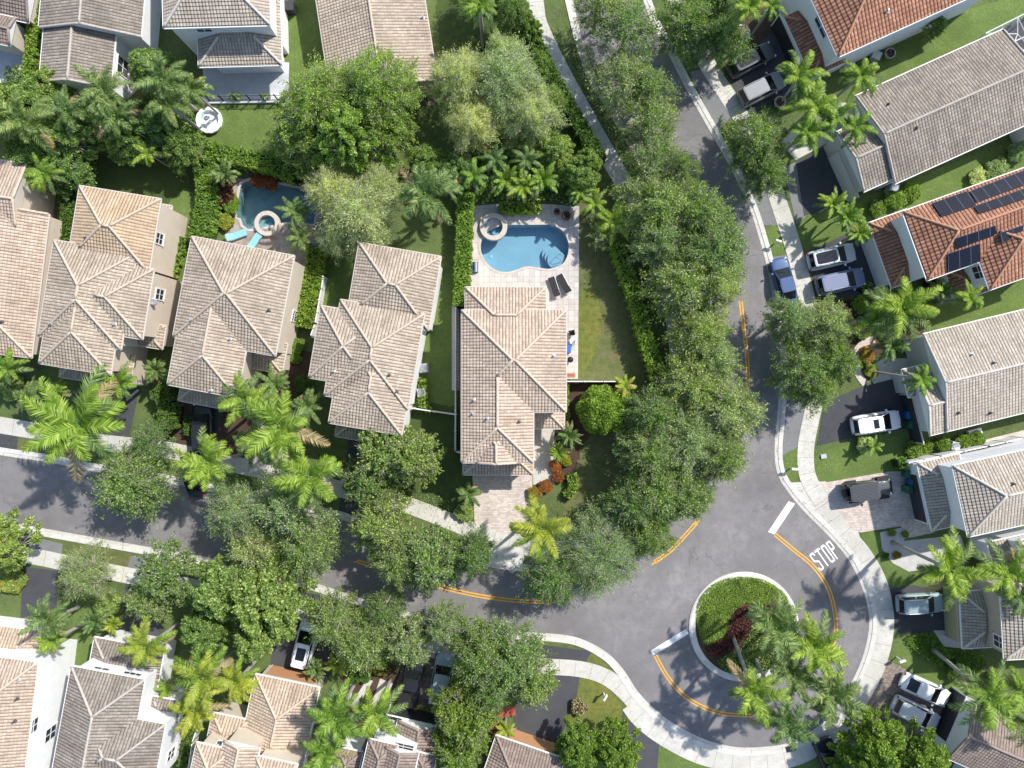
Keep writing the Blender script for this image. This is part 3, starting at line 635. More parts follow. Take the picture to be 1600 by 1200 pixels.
h = House('beige hipped house beside the kidney-shaped pool with a stone driveway below it', 'roof_pink', 'wall_beige', 0, 'fascia', .42)
h.blk('TL', 727.5, 449, 125, 90, 5.2); h.blk('TL', 722, 485, 162, 158, 6.0); h.blk('BL', 722, 722, 111, 190, 6.0)
h.blk('BL', 745, 723, 61, 60, 6.0, 'gh', axis='v', walls=False, pitch=.54); h.blk('BL', 724.5, 741, 108, 60, 3.0); h.blk('BR', 881, 669, 78, 50, 3.0, inset=.7)
h.finish(); h.pipes([(865, 556), (811, 659), (741, 625), (739, 646), (762, 654)])
h.win(786, 739.5, 4.8, 2.2, 'white', kind='garage') if 0 else None

h = House('beige house left of the pool house, its roof stepping down in three hips', 'roof_buff', 'wall_white', 9.7, 'fascia', .42)
h.blk('TL', 562, 380, 128, 115, 5.6); h.blk('TL', 533, 469, 131, 150, 6.0); h.blk('TL', 502, 478, 100, 113, 6.0, axis='u'); h.blk('BL', 514, 660, 115, 140, 6.0)
h.blk('BL', 524, 681, 95, 50, 3.0); h.finish(); h.pipes([(522, 580), (608, 586), (620, 612)])

h = House('beige house with a cream side wall below the small dark-blue pool', 'roof_buff', 'wall_beige', 10.7, 'fascia', .42)
h.blk('TL', 300, 370, 162, 158, 6.0); h.blk('BL', 262, 600, 110, 190, 6.0); h.blk('BL', 279, 625, 92, 50, 3.0); h.blk('BR', 440, 583, 72, 46, 3.0)
h.finish(); h.pipes([(420, 485), (360, 530), (300, 500), (330, 610)]); h.win(459.5, 494, 1.0, 1.3)

h = House('beige house with an orange-tan rear roof wing and a dish on its side wall', 'roof_buff', 'wall_beige', 9.3, 'fascia', .42)
h.blk('TL', 125, 291, 127, 115, 6.0, alt=True); h.blk('TL', 85, 376, 129, 150, 6.3); h.blk('BL', 61, 567, 113, 170, 6.3); h.blk('TR', 240, 421, 125, 110, 6.2, axis='u')
h.blk('TR', 268, 322, 60, 20, 3.0, inset=.3); h.blk('BR', 253, 545, 50, 36, 3.0); h.blk('BL', 93, 588, 110, 50, 3.0)
h.wallbox([(245, 440), (266, 443), (256, 505), (236, 502)], 4.6); h.finish(); h.pipes([(134, 372), (80, 505), (180, 507)]); h.win(248.5, 373, 1.0, 1.3); h.win(249, 460, 1.0, 1.5)

h = House('long beige roof cut by the left edge of the picture, above the road', 'roof_pink', 'wall_beige', 7.0, 'fascia', .34)
h.blk('TR', 76, 335, 230, 225, 4.2, 'hg', axis='v'); h.blk('TR', 41, 256, 150, 120, 4.6, 'hg'); h.blk('TR', 84, 344, 30, 70, 2.8, inset=.3); h.finish(); h.pipes([(3, 503)])

h = House('white walled house at the bottom left corner with its roof cut by the frame', 'roof_pink', 'wall_white', 7.0, 'fascia_white', .42)
h.blk('TR', 59, 1035, 200, 330, 6.2, 'hh'); h.blk('TR', 64, 986, 200, 60, 3.0); h.finish(); h.pipes([(30, 1063), (27, 1092), (23, 1127)])
h.win(55, 1086, .9, 1.0); h.win(52, 1134, 1.3, 1.2); h.win(77, 1147, 1.3, 1.6, zc=2.6)

h = House('white walled house with a grey two-wing roof, second from the bottom left corner', 'roof_grey', 'wall_white', 10.5, 'fascia_white', .42)
h.blk('TL', 112, 1041, 116, 300, 6.2); h.blk('TR', 258, 1132, 130, 110, 6.2, axis='u'); h.blk('TL', 148, 996, 110, 62, 3.2); h.blk('TL', 238, 1088, 46, 34, 3.2)
h.wallbox([(255, 1000), (262, 1000), (262, 1070), (255, 1070)], 2.2); h.finish(); h.win(205, 1055, 1.6, 1.1, cols=3); h.win(267, 1178, 1.1, 1.5); h.pipes([(205, 1030)])
h.win(157, 1047, 1.4, 1.0)

h = House('cream house with an orange garage door facing the road at the bottom', 'roof_pink', 'wall_cream', 12.0, 'fascia_white', .42)
h.blk('TL', 400, 1054, 101, 150, 3.1); h.blk('TL', 333, 1114, 58, 60, 3.1); h.blk('TL', 308, 1161, 58, 120, 6.0); h.blk('TL', 350, 1158, 56, 130, 6.05, 'hg', axis='v'); h.blk('TL', 400, 1181, 66, 90, 6.1)
h.finish(); h.win(456, 1057, 4.6, 2.2, 'orange', kind='garage', zc=1.15); h.win(404, 1168, 1.3, 1.2); h.win(426, 1173, 1.3, 1.2); h.win(347, 1165, 1.2, 1.1)

h = House('white house with dark brown roofs and a black garage opening at the bottom edge', 'roof_brown', 'wall_white', 13.0, 'fascia_white', .42)
h.blk('TL', 622, 1126, 72, 80, 3.1, 'hg', axis='v'); h.blk('TL', 600, 1166, 55, 120, 6.1, 'hg', axis='v'); h.blk('TL', 577, 1155, 45, 150, 6.0); h.blk('TL', 527, 1167, 40, 120, 4.5); h.blk('TL', 650, 1175, 32, 90, 4.5)
h.finish(); h.win(645, 1118, 4.6, 2.2, 'dark', kind='garage', zc=1.15); h.win(630, 1167, 1.9, 1.0)

h = House('brown roofed house with a red-orange garage wall at the bottom edge', 'roof_brown', 'door_orange', 19.0, 'fascia_white', .42)
h.blk('TL', 776, 1150, 112, 150, 3.1, 'gh', axis='v'); h.finish(); h.win(838, 1146, 4.6, 2.1, 'brown', kind='garage', zc=1.1)

h = House('red tiled house at the top right with a dark garage and three parked cars below', 'roof_red', 'wall_white', -24.4, 'fascia_white', .42)
h.blk('BL', 1310, 88, 300, 160, 6.2); h.blk('BL', 1298, 34, 110, 56, 6.15, axis='u'); h.blk('BL', 1268, 121, 60, 104, 3.1, axis='v'); h.finish(); h.pipes([(1386, 18)])
h.win(1284, 41, 2.0, 1.1); h.win(1224, 72, 4.6, 2.1, 'dark', kind='garage', zc=1.1)

h = House('long grey gabled roof at the right, with a white screened pool cage at its end', 'roof_grey', 'wall_grey', -24.3, 'fascia_white', .34)
h.blk('TL', 1337, 150, 252, 150, 3.6, 'gg', axis='u'); h.blk('BL', 1350, 299, 110, 102, 3.48, 'gg', axis='u'); h.blk('TL', 1572, 92, 120, 130, 3.5, 'gg', axis='u')
h.finish(); h.pipes([(1388, 163), (1432, 200)]); h.win(1328, 270, 4.6, 2.1, 'white', kind='garage', zc=1.1)

h = House('red tiled house carrying dark solar panels on the right', 'roof_red', 'wall_white', -19.8, 'fascia_white', .42)
h.blk('TL', 1411, 331, 280, 113, 6.2); h.blk('TL', 1423, 354, 70, 58, 6.25, axis='u'); h.blk('BL', 1547, 452, 180, 115, 6.2); h.blk('TL', 1358, 349, 62, 106, 3.1, axis='v'); h.blk('TL', 1478, 424, 66, 50, 3.1)
h.finish(); h.win(1425, 376, .9, 1.1, cols=1); h.win(1430, 391, .9, 1.1, cols=1); h.win(1530, 425, 1.2, 1.5)
h.solar([[(1456, 319), (1510, 300), (1524, 322), (1471, 340)], [(1515, 300), (1598, 268), (1610, 286), (1524, 318)], [(1521, 324), (1610, 292), (1618, 306), (1529, 335)],
         [(1491, 372), (1553, 352), (1555, 365), (1493, 388)], [(1479, 396), (1529, 380), (1530, 408), (1480, 424)], [(1560, 364), (1596, 352), (1600, 366), (1562, 380)], [(1588, 411), (1622, 400), (1624, 428), (1590, 436)]])

h = House('pale grey gabled house behind the white car on the right', 'roof_white', 'wall_grey', -13.6, 'fascia_white', .34)
h.blk('TL', 1443, 522, 260, 156, 3.8, 'gg', axis='u'); h.blk('BL', 1453, 680, 60, 96, 3.68, 'gg', axis='u'); h.blk('TL', 1410, 578, 46, 44, 2.7, inset=.3); h.finish(); h.pipes([(1518, 554), (1552, 567), (1497, 645), (1547, 645)])
h.win(1437, 655, 4.6, 2.1, 'dark', kind='garage', zc=1.1)

h = House('pale roofed white house behind the grey off-roader on its pink paved drive', 'roof_white', 'wall_white', -12.4, 'fascia_white', .42)
h.blk('TL', 1489, 728, 240, 113, 6.2); h.blk('TL', 1499, 752, 70, 56, 6.25, axis='u'); h.blk('TL', 1434, 724, 66, 107, 3.1, axis='v'); h.blk('TL', 1544, 848, 60, 36, 3.1); h.blk('TL', 1590, 846, 60, 60, 5.0)
h.finish(); h.pipes([(1583, 756)]); h.win(1497, 772, 1.0, 1.4, cols=1); h.win(1501, 789, 1.0, 1.4, cols=1); h.win(1436, 778, 4.6, 2.1, 'dark', kind='garage', zc=1.1)

h = House('tan walled house behind the teal car, half under the palms on the right', 'roof_white', 'wall_tan', -3.0, 'fascia_white', .42)
h.blk('BL', 1570, 1030, 200, 115, 6.2); h.blk('BL', 1575, 1010, 60, 58, 6.25, axis='u'); h.blk('TL', 1500, 925, 60, 88, 3.1, axis='v'); h.finish(); h.win(1562, 1003, 1.1, 1.5); h.win(1486, 960, 4.6, 2.1, 'tan', kind='garage', zc=1.1)

h = House('grey-brown roofed house at the bottom right corner behind two pale cars', 'roof_brown', 'wall_white', 23.5, 'fascia_white', .42)
h.blk('TL', 1520, 1096, 200, 97, 3.2, 'gh', axis='u'); h.blk('BL', 1490, 1290, 260, 130, 3.2); h.finish(); h.win(1496, 1126, 4.6, 2.1, 'dark', kind='garage', zc=1.1)

h = House('grey-brown gabled house at the top left with two stepped roofs and a white lanai', 'roof_grey', 'wall_white', 5.0, 'fascia_white', .34)
h.blk('BR', 220, 57, 160, 200, 3.6, 'gg', axis='v'); h.blk('BR', 173, 137, 112, 130, 3.5, 'gg', axis='v'); h.finish(); h.win(183, 98, 1.6, 1.9, zc=1.5)

h = House('white house with pale hipped roofs above a white railed terrace at the top', 'roof_white', 'wall_white', -1.5, 'fascia_white', .42)
h.blk('BL', 256, 43, 166, 220, 6.2); h.blk('BL', 311, 104, 129, 100, 3.4, inset=.8); h.finish(); h.win(318, 45, 1.4, 1.0) 
h = House('long grey and beige gabled roof at the top behind the largest tree', 'roof_buff', 'wall_beige', -8.7, 'fascia', .3)
h.blk('BR', 682, 125, 166, 330, 3.4, 'gg', axis='v'); h.finish(); h.pipes([(661, 28)])
h = House('corner of a beige roofed house at the upper left edge with a pale patio', 'roof_brown', 'wall_beige', 12.0, 'fascia_white', .42)
h.blk('TR', 24, 28, 90, 44, 3.1, 'hg'); h.blk('BR', 44, 35, 120, 80, 2.9, 'hg', axis='u'); h.finish()

# ---------------------------------------------------------------- foliage
def leafcloud(name, C, size, mats, mi=None, up=.35, asp=.55, dirs=None):
    """diamond leaves at the points C (N,3)"""
    n = len(C); N = NR.normal(size=(n, 3)); N[:, 2] = np.abs(N[:, 2]) + up; N /= np.linalg.norm(N, axis=1)[:, None]
    T = NR.normal(size=(n, 3)) if dirs is None else dirs + NR.normal(size=(n, 3))*.45
    T -= N*(T*N).sum(1)[:, None]; T /= np.linalg.norm(T, axis=1)[:, None]+1e-9; B = np.cross(N, T)
    s = size*NR.uniform(.6, 1.35, (n, 1)); V = np.empty((n, 4, 3)); V[:, 0] = C - T*s; V[:, 1] = C + B*s*asp; V[:, 2] = C + T*s; V[:, 3] = C - B*s*asp
    me = bpy.data.meshes.new(name); me.vertices.add(n*4); me.vertices.foreach_set('co', V.astype(np.float32).ravel())
    me.loops.add(n*4); me.loops.foreach_set('vertex_index', np.arange(n*4, dtype=np.int32)); me.polygons.add(n)
    me.polygons.foreach_set('loop_start', np.arange(0, n*4, 4, dtype=np.int32)); me.polygons.foreach_set('loop_total', np.full(n, 4, dtype=np.int32))
    for m in mats: me.materials.append(MAT[m])
    if mi is not None: me.polygons.foreach_set('material_index', mi.astype(np.int32))
    me.update(calc_edges=True); return me
def shell(n, c, r, sq=(1, 1, 1), lo=.55, upb=.25):
    d = NR.normal(size=(n, 3)); d[:, 2] += upb; d /= np.linalg.norm(d, axis=1)[:, None]
    return np.asarray(c) + d*(NR.uniform(lo**3, 1, (n, 1))**(1/3))*r*np.asarray(sq)
CACHE = {}
def tree_mesh(kind, var, RR, Ht, matn):
    key = (kind, var, RR, matn)
    if key in CACHE: return CACHE[key]
    rs = np.random.default_rng(100+var*17+int(RR*10)+len(kind)); rnd = random.Random(var*31+int(RR*7)+len(kind))
    K = {'airy': int(24*RR), 'oak': int(33*RR), 'dense': int(32*RR), 'wispy': int(36*RR), 'open': int(26*RR), 'small': 26}[kind]
    z0 = Ht*.38; br = MB(); pts = []; dirs = []
    lean = (rnd.uniform(-.4, .4), rnd.uniform(-.4, .4)); top = Vector((lean[0], lean[1], z0))
    br_tr = MB(); tr = .05*RR+.05; br_tr.tube([(0, 0, -.1), (0, 0, .25), (lean[0]*.5, lean[1]*.5, z0*.6), top], [tr*1.4, tr, tr*.85, tr*.75], 8)
    ph = rnd.uniform(0, 6.28); lob = [rnd.uniform(.66, 1.14) for _ in range(9)]
    def outline(a):
        t = (a/6.2832 % 1)*9; i = int(t); f = t-i; return lob[i % 9]*(1-f)+lob[(i+1) % 9]*f
    mains = []
    for i in range(7):
        a = ph + i*2*math.pi/7 + rnd.uniform(-.3, .3); rr = RR*rnd.uniform(.35, .55)
        q = Vector((rr*math.cos(a), rr*math.sin(a), z0 + Ht*rnd.uniform(.22, .38))); mains.append((a, q))
        br.tube([top-Vector((0, 0, .2)), (top+q)/2+Vector((0, 0, .25)), q], [tr*.55, tr*.4, tr*.28], 6)
    mains.append((0, top+Vector((0, 0, Ht*.35)))); br.tube([top, mains[-1][1]], [tr*.6, tr*.3], 6)
    for k in range(K):
        rho = math.sqrt((k+.5)/K)*rnd.uniform(.84, 1.10); a = k*2.399963+ph+rnd.uniform(-.25, .25); rr = rho*RR*outline(a)*.93
        z = z0 + Ht*.60*(1-.80*min(1, rho)**2.2)*rnd.uniform(.55, 1.14)
        c = Vector((rr*math.cos(a), rr*math.sin(a), z)); cr = rnd.uniform(.40, .85)*(.7+RR*.055)
        mq = min(mains, key=lambda m_: (m_[1]-c).length)[1]; mid = (mq+c)/2 + Vector((0, 0, rnd.uniform(0, .25)))
        br.tube([mq, mid, c], [tr*.25, tr*.16, tr*.06], 5)
        ca, sa = math.cos(a), math.sin(a)
        if kind in ('oak', 'wispy', 'open', 'airy'):
            for j in range(5):
                e = c + Vector((rnd.uniform(-1, 1), rnd.uniform(-1, 1), rnd.uniform(.1, .75)))*cr*1.0 + Vector((ca, sa, 0))*cr*.45
                br.tube([c, e], [.028, .012], 3, cap=False)
        dens = {'oak': 640, 'dense': 860, 'wispy': 950, 'open': 520, 'small': 380, 'airy': 430}[kind]
        n = int(dens*cr*cr); st = 1.7 if kind in ('oak', 'wispy', 'airy') else 1.25
        if kind == 'dense': loc = shell(n, (0, 0, 0), 1, (cr*st, cr*.9, cr*.62), .6, .5)
        else: loc = NR.normal(size=(n, 3))*np.array([cr*st, cr*.85, cr*.5])*.52
        # sub-sprigs: pull leaves towards a few twig tips, leaving gaps
        ns = {'oak': 22, 'airy': 18, 'wispy': 26}.get(kind, 14); tips = NR.normal(size=(ns, 3))*np.array([cr*st, cr*.95, cr*.5])*.62; idx = rs.integers(0, ns, n); pull = rs.uniform(.45, .9, (n, 1))
        loc = loc*(1-pull) + tips[idx]*pull if kind != 'dense' else loc*.6 + shell(ns, (0, 0, 0), 1, (cr*st, cr*.9, cr*.62), .8, .5)[idx]*.4
        rot = np.array([[ca, -sa, 0], [sa, ca, 0], [0, 0, 1]]); pts.append(loc@rot.T + np.array(c)); dirs.append(np.tile([ca, sa, .1], (n, 1)))
    C = np.concatenate(pts); D = np.concatenate(dirs)
    sz = {'oak': .082, 'airy': .085, 'dense': .10, 'wispy': .075, 'open': .10, 'small': .085}[kind]
    me = leafcloud('crown', C, sz, [matn], asp={'wispy': .3, 'oak': .5, 'airy': .5, 'dense': .65, 'open': .6, 'small': .6}[kind], dirs=D if kind in ('wispy', 'oak', 'airy') else None, up=.12)
    CACHE[key] = (me, mesh('trunk', br_tr.v, br_tr.f, MAT['branch'], smooth=True), mesh('branches', br.v, br.f, MAT['branch'], smooth=True)); return CACHE[key]
OAKG = 'broadleaf street trees'
def tree(px, py, r, label, kind='oak', mat='leaf_mid', ht=None, var=None, group=OAKG, sx=1.0, rz=None, name='broadleaf_tree', cat='tree'):
    RRs = (3.2, 4.6, 6.4); zc = (ht or 7.5)*.62; rm = S(r, zc); RR = min(RRs, key=lambda q: abs(q-rm)); Ht = {3.2: 5.6, 4.6: 7.4, 6.4: 9.6}[RR]
    var = random.randrange(3) if var is None else var; me, tk, bm_ = tree_mesh(kind, var, RR, Ht, mat); sc = rm/RR*1.04; hz = (ht or Ht*sc**.5)/Ht
    p = P(px, py, Ht*hz*.62); o = empty(name, label, cat, (p.x, p.y, 0), rz if rz is not None else random.uniform(0, 6.28), group)
    o.scale = (sc*sx, sc/sx**.5, hz); link('trunk', tk, o); link('branches', bm_, link('crown', me, o)); return o

def frond_mesh(kind, var, mats):
    """one palm head: arching fronds with paired leaflets"""
    key = ('palm', kind, var, tuple(mats))
    if key in CACHE: return CACHE[key]
    rnd = random.Random(var*13+len(kind)); V = []; Fc = []; MI = []
    nf, L, lw, droop, up = {'royal': (18, 3.5, .74, .62, .95), 'coconut': (16, 3.2, .62, .75, .9), 'areca': (22, 2.2, .42, .6, 1.15), 'date': (34, 1.9, .28, .5, 1.2), 'young': (11, 1.7, .38, .5, .8)}[kind]
    rib = MB()
    for i in range(nf):
        a = i*2.39996 + rnd.uniform(-.42, .42); lay = i/nf; el = R(66)*(1-lay)*up*.9 + R(2 - 14*lay); Lf = L*rnd.uniform(.68, 1.14)*(1-.12*(1-lay)); dr = droop*rnd.uniform(.55, 1.5)
        side = rnd.uniform(-.5, .5); pts = []; n = 16
        for k in range(n+1):
            t = k/n; e = el - dr*1.7*t*t; 
            if k == 0: p = Vector((0, 0, 0))
            else: p = pts[-1] + Vector((math.cos(a+side*t)*math.cos(e), math.sin(a+side*t)*math.cos(e), math.sin(e)))*Lf/n
            pts.append(p)
        mi = 0 if lay < .45 or len(mats) < 2 else (1 if rnd.random() < .55 else 0)
        if len(mats) > 2 and i >= nf-2: mi = 2
        rib.tube([pts[0], pts[5], pts[10], pts[15]], [.045, .03, .02, .008], 4, cap=False)
        m = {'royal': 46, 'coconut': 44, 'areca': 30, 'date': 30, 'young': 26}[kind]
        for k in range(m):
            t = .10 + .90*k/(m-1); f = t*n; j = min(int(f), n-1); p = pts[j].lerp(pts[j+1], f-j); tg = (pts[j+1]-pts[j]).normalized()
            sd_ = tg.cross(Vector((0, 0, 1))); sd_ = sd_.normalized() if sd_.length > .01 else Vector((1, 0, 0)); upv = sd_.cross(tg)
            ll = lw*(math.sin(math.pi*min(1, t*.86+.12))**.55)*rnd.uniform(.85, 1.12)
            for s_ in (-1, 1):
                lift = rnd.uniform(-.45, .35) if kind == 'royal' else rnd.uniform(-.25, .12)
                d = (sd_*s_*(1.0-.35*t) + tg*(.45+.5*t) + upv*lift).normalized(); w_ = tg*(.034 if kind != 'date' else .026)
                q = p + d*ll*.55; e = p + d*ll + Vector((0, 0, -ll*rnd.uniform(.12, .38)))
                b = len(V); V += [p-w_, p+w_, q+w_*1.1, e, q-w_*1.1]; Fc += [(b, b+1, b+2, b+4), (b+4, b+2, b+3)]; MI += [mi, mi]
    r = (mesh('crown', V, Fc, [MAT[x] for x in mats], MI), mesh('frond_rib', rib.v, rib.f, MAT['shaft_green']))
    CACHE[key] = r; return r
PG = 'palms of the gardens and verges'
PM = {'g': ['frond_green', 'frond_green', 'frond_dry'], 'b': ['frond_bright', 'frond_green'], 'y': ['frond_yellow', 'frond_bright', 'frond_dry'], 'd': ['frond_green', 'frond_green'], 'm': ['frond_bright', 'frond_green', 'frond_dry']}
def palm(px, py, r, label, kind='royal', col='m', ht=7.0, base=None, var=None, group=PG):
    """px,py: the head as seen; base: the foot as seen (px), else straight under the head"""
    L = {'royal': 3.0, 'coconut': 2.75, 'areca': 1.95, 'date': 1.75, 'young': 1.5}[kind]; var = random.randrange(3) if var is None else var
    hp = P(px, py, ht); b = P(*base, 0) if base else Vector((hp.x, hp.y, 0)); sc = S(r, ht)/L
    o = empty('palm_tree', label, 'palm', (b.x, b.y, 0), 0, group); d = hp - b; mb = MB(); tr = .17 if kind == 'royal' else .11
    if kind in ('areca', 'date', 'young'): tr = .08
    n = 7; pts = [Vector((d.x*(t/n)**1.15, d.y*(t/n)**1.15, ht*t/n - .05)) for t in range(n+1)]
    mb.tube(pts, [tr*1.35, tr*1.05] + [tr]*4 + [tr*.85, tr*.7], 8); mb.build('trunk', MAT['palm_bark'], o, True)
    if kind == 'royal':
        q = MB(); dd = (pts[-1]-pts[-2]).normalized(); q.tube([pts[-1]-dd*.2, pts[-1]+dd*.3, pts[-1]+dd*.9], [tr*.95, tr*.9, tr*.4], 8); q.build('crown_shaft', MAT['shaft_green'], o, True)
    me, rb = frond_mesh(kind, var, PM[col]); c = link('crown', me, o); c.location = (d.x, d.y, ht+(.5 if kind == 'royal' else .1)); c.scale = (sc, sc, sc); c.rotation_euler = (0, 0, random.uniform(0, 6.28)); link('frond_rib', rb, c)
    return o

def hedge(px, wd, ht, label, mat='leaf_hedge', dens=170, closed=False, name='hedge', cat='hedge', size=.10, group='clipped hedges', z0=0, lump=.12):
    c = crom([tuple(P(x, y, ht)[:2]) for x, y in px], 5); n = 0; P_ = []; core = MB()
    o = empty(name, label, cat, (*c[0], 0), 0, group); ox, oy = c[0]
    for i in range(len(c)-1):
        a, b = Vector(c[i]), Vector(c[i+1]); L = (b-a).length
        if L < 1e-4: continue
        t = (b-a)/L; nn = Vector((-t.y, t.x)); m = int(dens*L*(wd+2*ht*.7)); s = NR.uniform(0, L, m); prof = NR.uniform(0, wd+2*ht*.7, m)
        lat = np.where(prof < wd, prof-wd/2, np.where(prof < wd+ht*.7, -wd/2, wd/2)); z = np.where(prof < wd, ht, NR.uniform(.3, 1, m)*ht)
        wob = lump*np.sin((s+i)*5.1)+lump*np.sin((s+i*3)*11.7+lat*6); lat = lat + NR.normal(0, .05, m)+wob*.6; z = z + NR.normal(0, .06, m)+wob*.5
        P_.append(np.stack([a.x+t.x*s+nn.x*lat-ox, a.y+t.y*s+nn.y*lat-oy, z+z0], 1))
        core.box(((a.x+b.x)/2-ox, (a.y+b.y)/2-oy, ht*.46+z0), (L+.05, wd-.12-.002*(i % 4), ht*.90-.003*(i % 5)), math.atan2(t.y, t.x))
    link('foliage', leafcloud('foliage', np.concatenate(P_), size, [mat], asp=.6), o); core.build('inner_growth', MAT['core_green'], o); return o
def bush_mesh(kind, var, mat, mat2=None):
    key = ('bush', kind, var, mat, mat2)
    if key in CACHE: return CACHE[key]
    rnd = random.Random(var); pts = []
    if kind == 'ball':
        C = shell(11000, (0, 0, 0), 1, (1, 1, .8), .86, .4); C *= (1+.045*np.sin(C[:, :1]*9+C[:, 1:2]*5)+.04*np.sin(C[:, 1:2]*11-C[:, 2:3]*7)); C[:, 2] += .75
    else:
        for k in range(12):
            a = k*2.4; rho = math.sqrt((k+.5)/12)*.72; pts.append(shell(420, (rho*math.cos(a), rho*math.sin(a), .55+.35*(1-rho)*rnd.uniform(.6, 1.2)), .38, (1, 1, .8), .5, .4))
        C = np.concatenate(pts)
    mi = (NR.random(len(C)) < .45).astype(int) if mat2 else None
    me = leafcloud('foliage', C, .055 if kind == 'ball' else .085, [mat] + ([mat2] if mat2 else []), mi, asp=.6)
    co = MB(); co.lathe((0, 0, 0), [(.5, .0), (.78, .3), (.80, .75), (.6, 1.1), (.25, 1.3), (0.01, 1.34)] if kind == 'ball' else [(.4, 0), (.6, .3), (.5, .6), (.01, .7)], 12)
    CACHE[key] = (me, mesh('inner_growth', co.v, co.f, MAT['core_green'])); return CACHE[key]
def bush(px, py, r, label, kind='loose', mat='leaf_hedge', mat2=None, ht=1.2, name='shrub', cat='shrub', group='garden shrubs', sx=1):
    k = S(r, ht*.6); me, co = bush_mesh(kind, random.randrange(2), mat, mat2); p = P(px, py, ht*.6); o = empty(name, label, cat, (p.x, p.y, 0), random.uniform(0, 6.28), group)
    o.scale = (k*sx, k, ht/1.3); link('foliage', me, o); link('inner_growth', co, o); return o
def cover(px, label, mat, mat2=None, ht=.35, dens=260, size=.07, name='ground_cover', base='soil'):
    """low planting filling an outline: one mass nobody could count"""
    poly = G(crom(px, 4, True)); xs = [p[0] for p in poly]; ys = [p[1] for p in poly]; A = (max(xs)-min(xs))*(max(ys)-min(ys)); n = int(A*dens)
    Q = np.stack([NR.uniform(min(xs), max(xs), n), NR.uniform(min(ys), max(ys), n)], 1); ins = np.zeros(n, bool); j = len(poly)-1
    for i in range(len(poly)):
        xi, yi = poly[i]; xj, yj = poly[j]; c = ((yi > Q[:, 1]) != (yj > Q[:, 1])) & (Q[:, 0] < (xj-xi)*(Q[:, 1]-yi)/(yj-yi+1e-12)+xi); ins ^= c; j = i
    Q = Q[ins]; z = ht*(.55+.25*np.sin(Q[:, 0]*2.3)*np.cos(Q[:, 1]*2.9)) + NR.uniform(-.4, .4, len(Q))*ht
    mi = (NR.random(len(Q)) < .4).astype(int) if mat2 else None
    me = leafcloud(name, np.column_stack([Q, np.maximum(z, .04)+.1]), size, [mat]+([mat2] if mat2 else []), mi, asp=.6); o = link(name, me); return tag(o, label, 'ground cover', None, 'stuff')

T = tree
# trees on the strip west of the right-hand road, from the top down
NEG = 'trees along the inner side of the right-hand road'
for a in [
 (936, 14, 42, 'tree at the top edge between the pavement and the dark hedge', 'airy', 'leaf_mid'), (978, 48, 54, 'tree hanging over the road at the top edge of the picture', 'airy', 'leaf_mid'),
 (974, 122, 50, 'tree with bare grey twigs over the kerb below the top of the road', 'airy', 'leaf_olive'), (1012, 140, 42, 'tree leaning out over the shaded road opposite the dark hatchback', 'airy', 'leaf_mid'),
 (1014, 192, 50, 'bright tree over the road level with the two cars in the top driveway', 'airy', 'leaf_mid'), (1022, 252, 46, 'tree over the kerb just above the long unbroken canopy', 'airy', 'leaf_mid'), (1060, 262, 34, 'small crown over the road at the upper end of the long canopy', 'airy', 'leaf_deep'),
 (1030, 325, 60, 'tree at the upper end of the long canopy right of the yellow palm', 'oak', 'leaf_mid'), (1088, 335, 50, 'tree reaching over the road at the upper end of the long canopy', 'oak', 'leaf_mid'),
 (1028, 380, 46, 'tree beside the upper end of the long hedge right of the pool lawn', 'oak', 'leaf_olive'), (1115, 400, 58, 'tree over the road where the long canopy is widest, opposite the silver car', 'oak', 'leaf_mid'), (1070, 445, 62, 'large tree in the middle of the long canopy right of the pool garden', 'oak', 'leaf_mid'),
 (1118, 448, 44, 'tree whose crown ends just above the yellow road lines', 'oak', 'leaf_olive'), (1090, 520, 52, 'tree right of the glimpse of pavement beside the hedge', 'oak', 'leaf_mid'), (1112, 560, 46, 'tree touching the yellow lines at mid height', 'oak', 'leaf_olive'),
 (1078, 600, 56, 'tree right of the yellow tipped palm and the round bush', 'oak', 'leaf_mid'), (1135, 640, 58, 'tree covering the lower end of the yellow lines beside the road', 'oak', 'leaf_olive'), (1022, 645, 46, 'tree just right of the round clipped bush', 'oak', 'leaf_deep'),
 (1080, 690, 68, 'tree with pale twigs at the outer bend of the road', 'oak', 'leaf_olive'), (1125, 715, 44, 'tree overhanging the road at the bend', 'oak', 'leaf_mid'), (1010, 705, 48, 'dark tree on the shaded lawn below the round bush', 'oak', 'leaf_mid'),
 (1030, 770, 58, 'tree at the corner above the short yellow line', 'oak', 'leaf_deep'), (1075, 775, 42, 'small crowned tree next to the short yellow line', 'oak', 'leaf_mid'), (985, 790, 44, 'tree between the bright yellow palm and the short yellow line', 'oak', 'leaf_deep'),
 (935, 865, 72, 'grey-green tree on the inner corner of the junction', 'wispy', 'leaf_olive'), (860, 900, 46, 'dark small tree below the bright yellow palm on the corner', 'oak', 'leaf_deep'), (1010, 835, 40, 'dark tree touching the grey-green corner tree on its right', 'oak', 'leaf_deep')]:
    T(*a[:4], kind=a[4], mat=a[5], ht=random.uniform(5.8, 7.0), group=NEG)
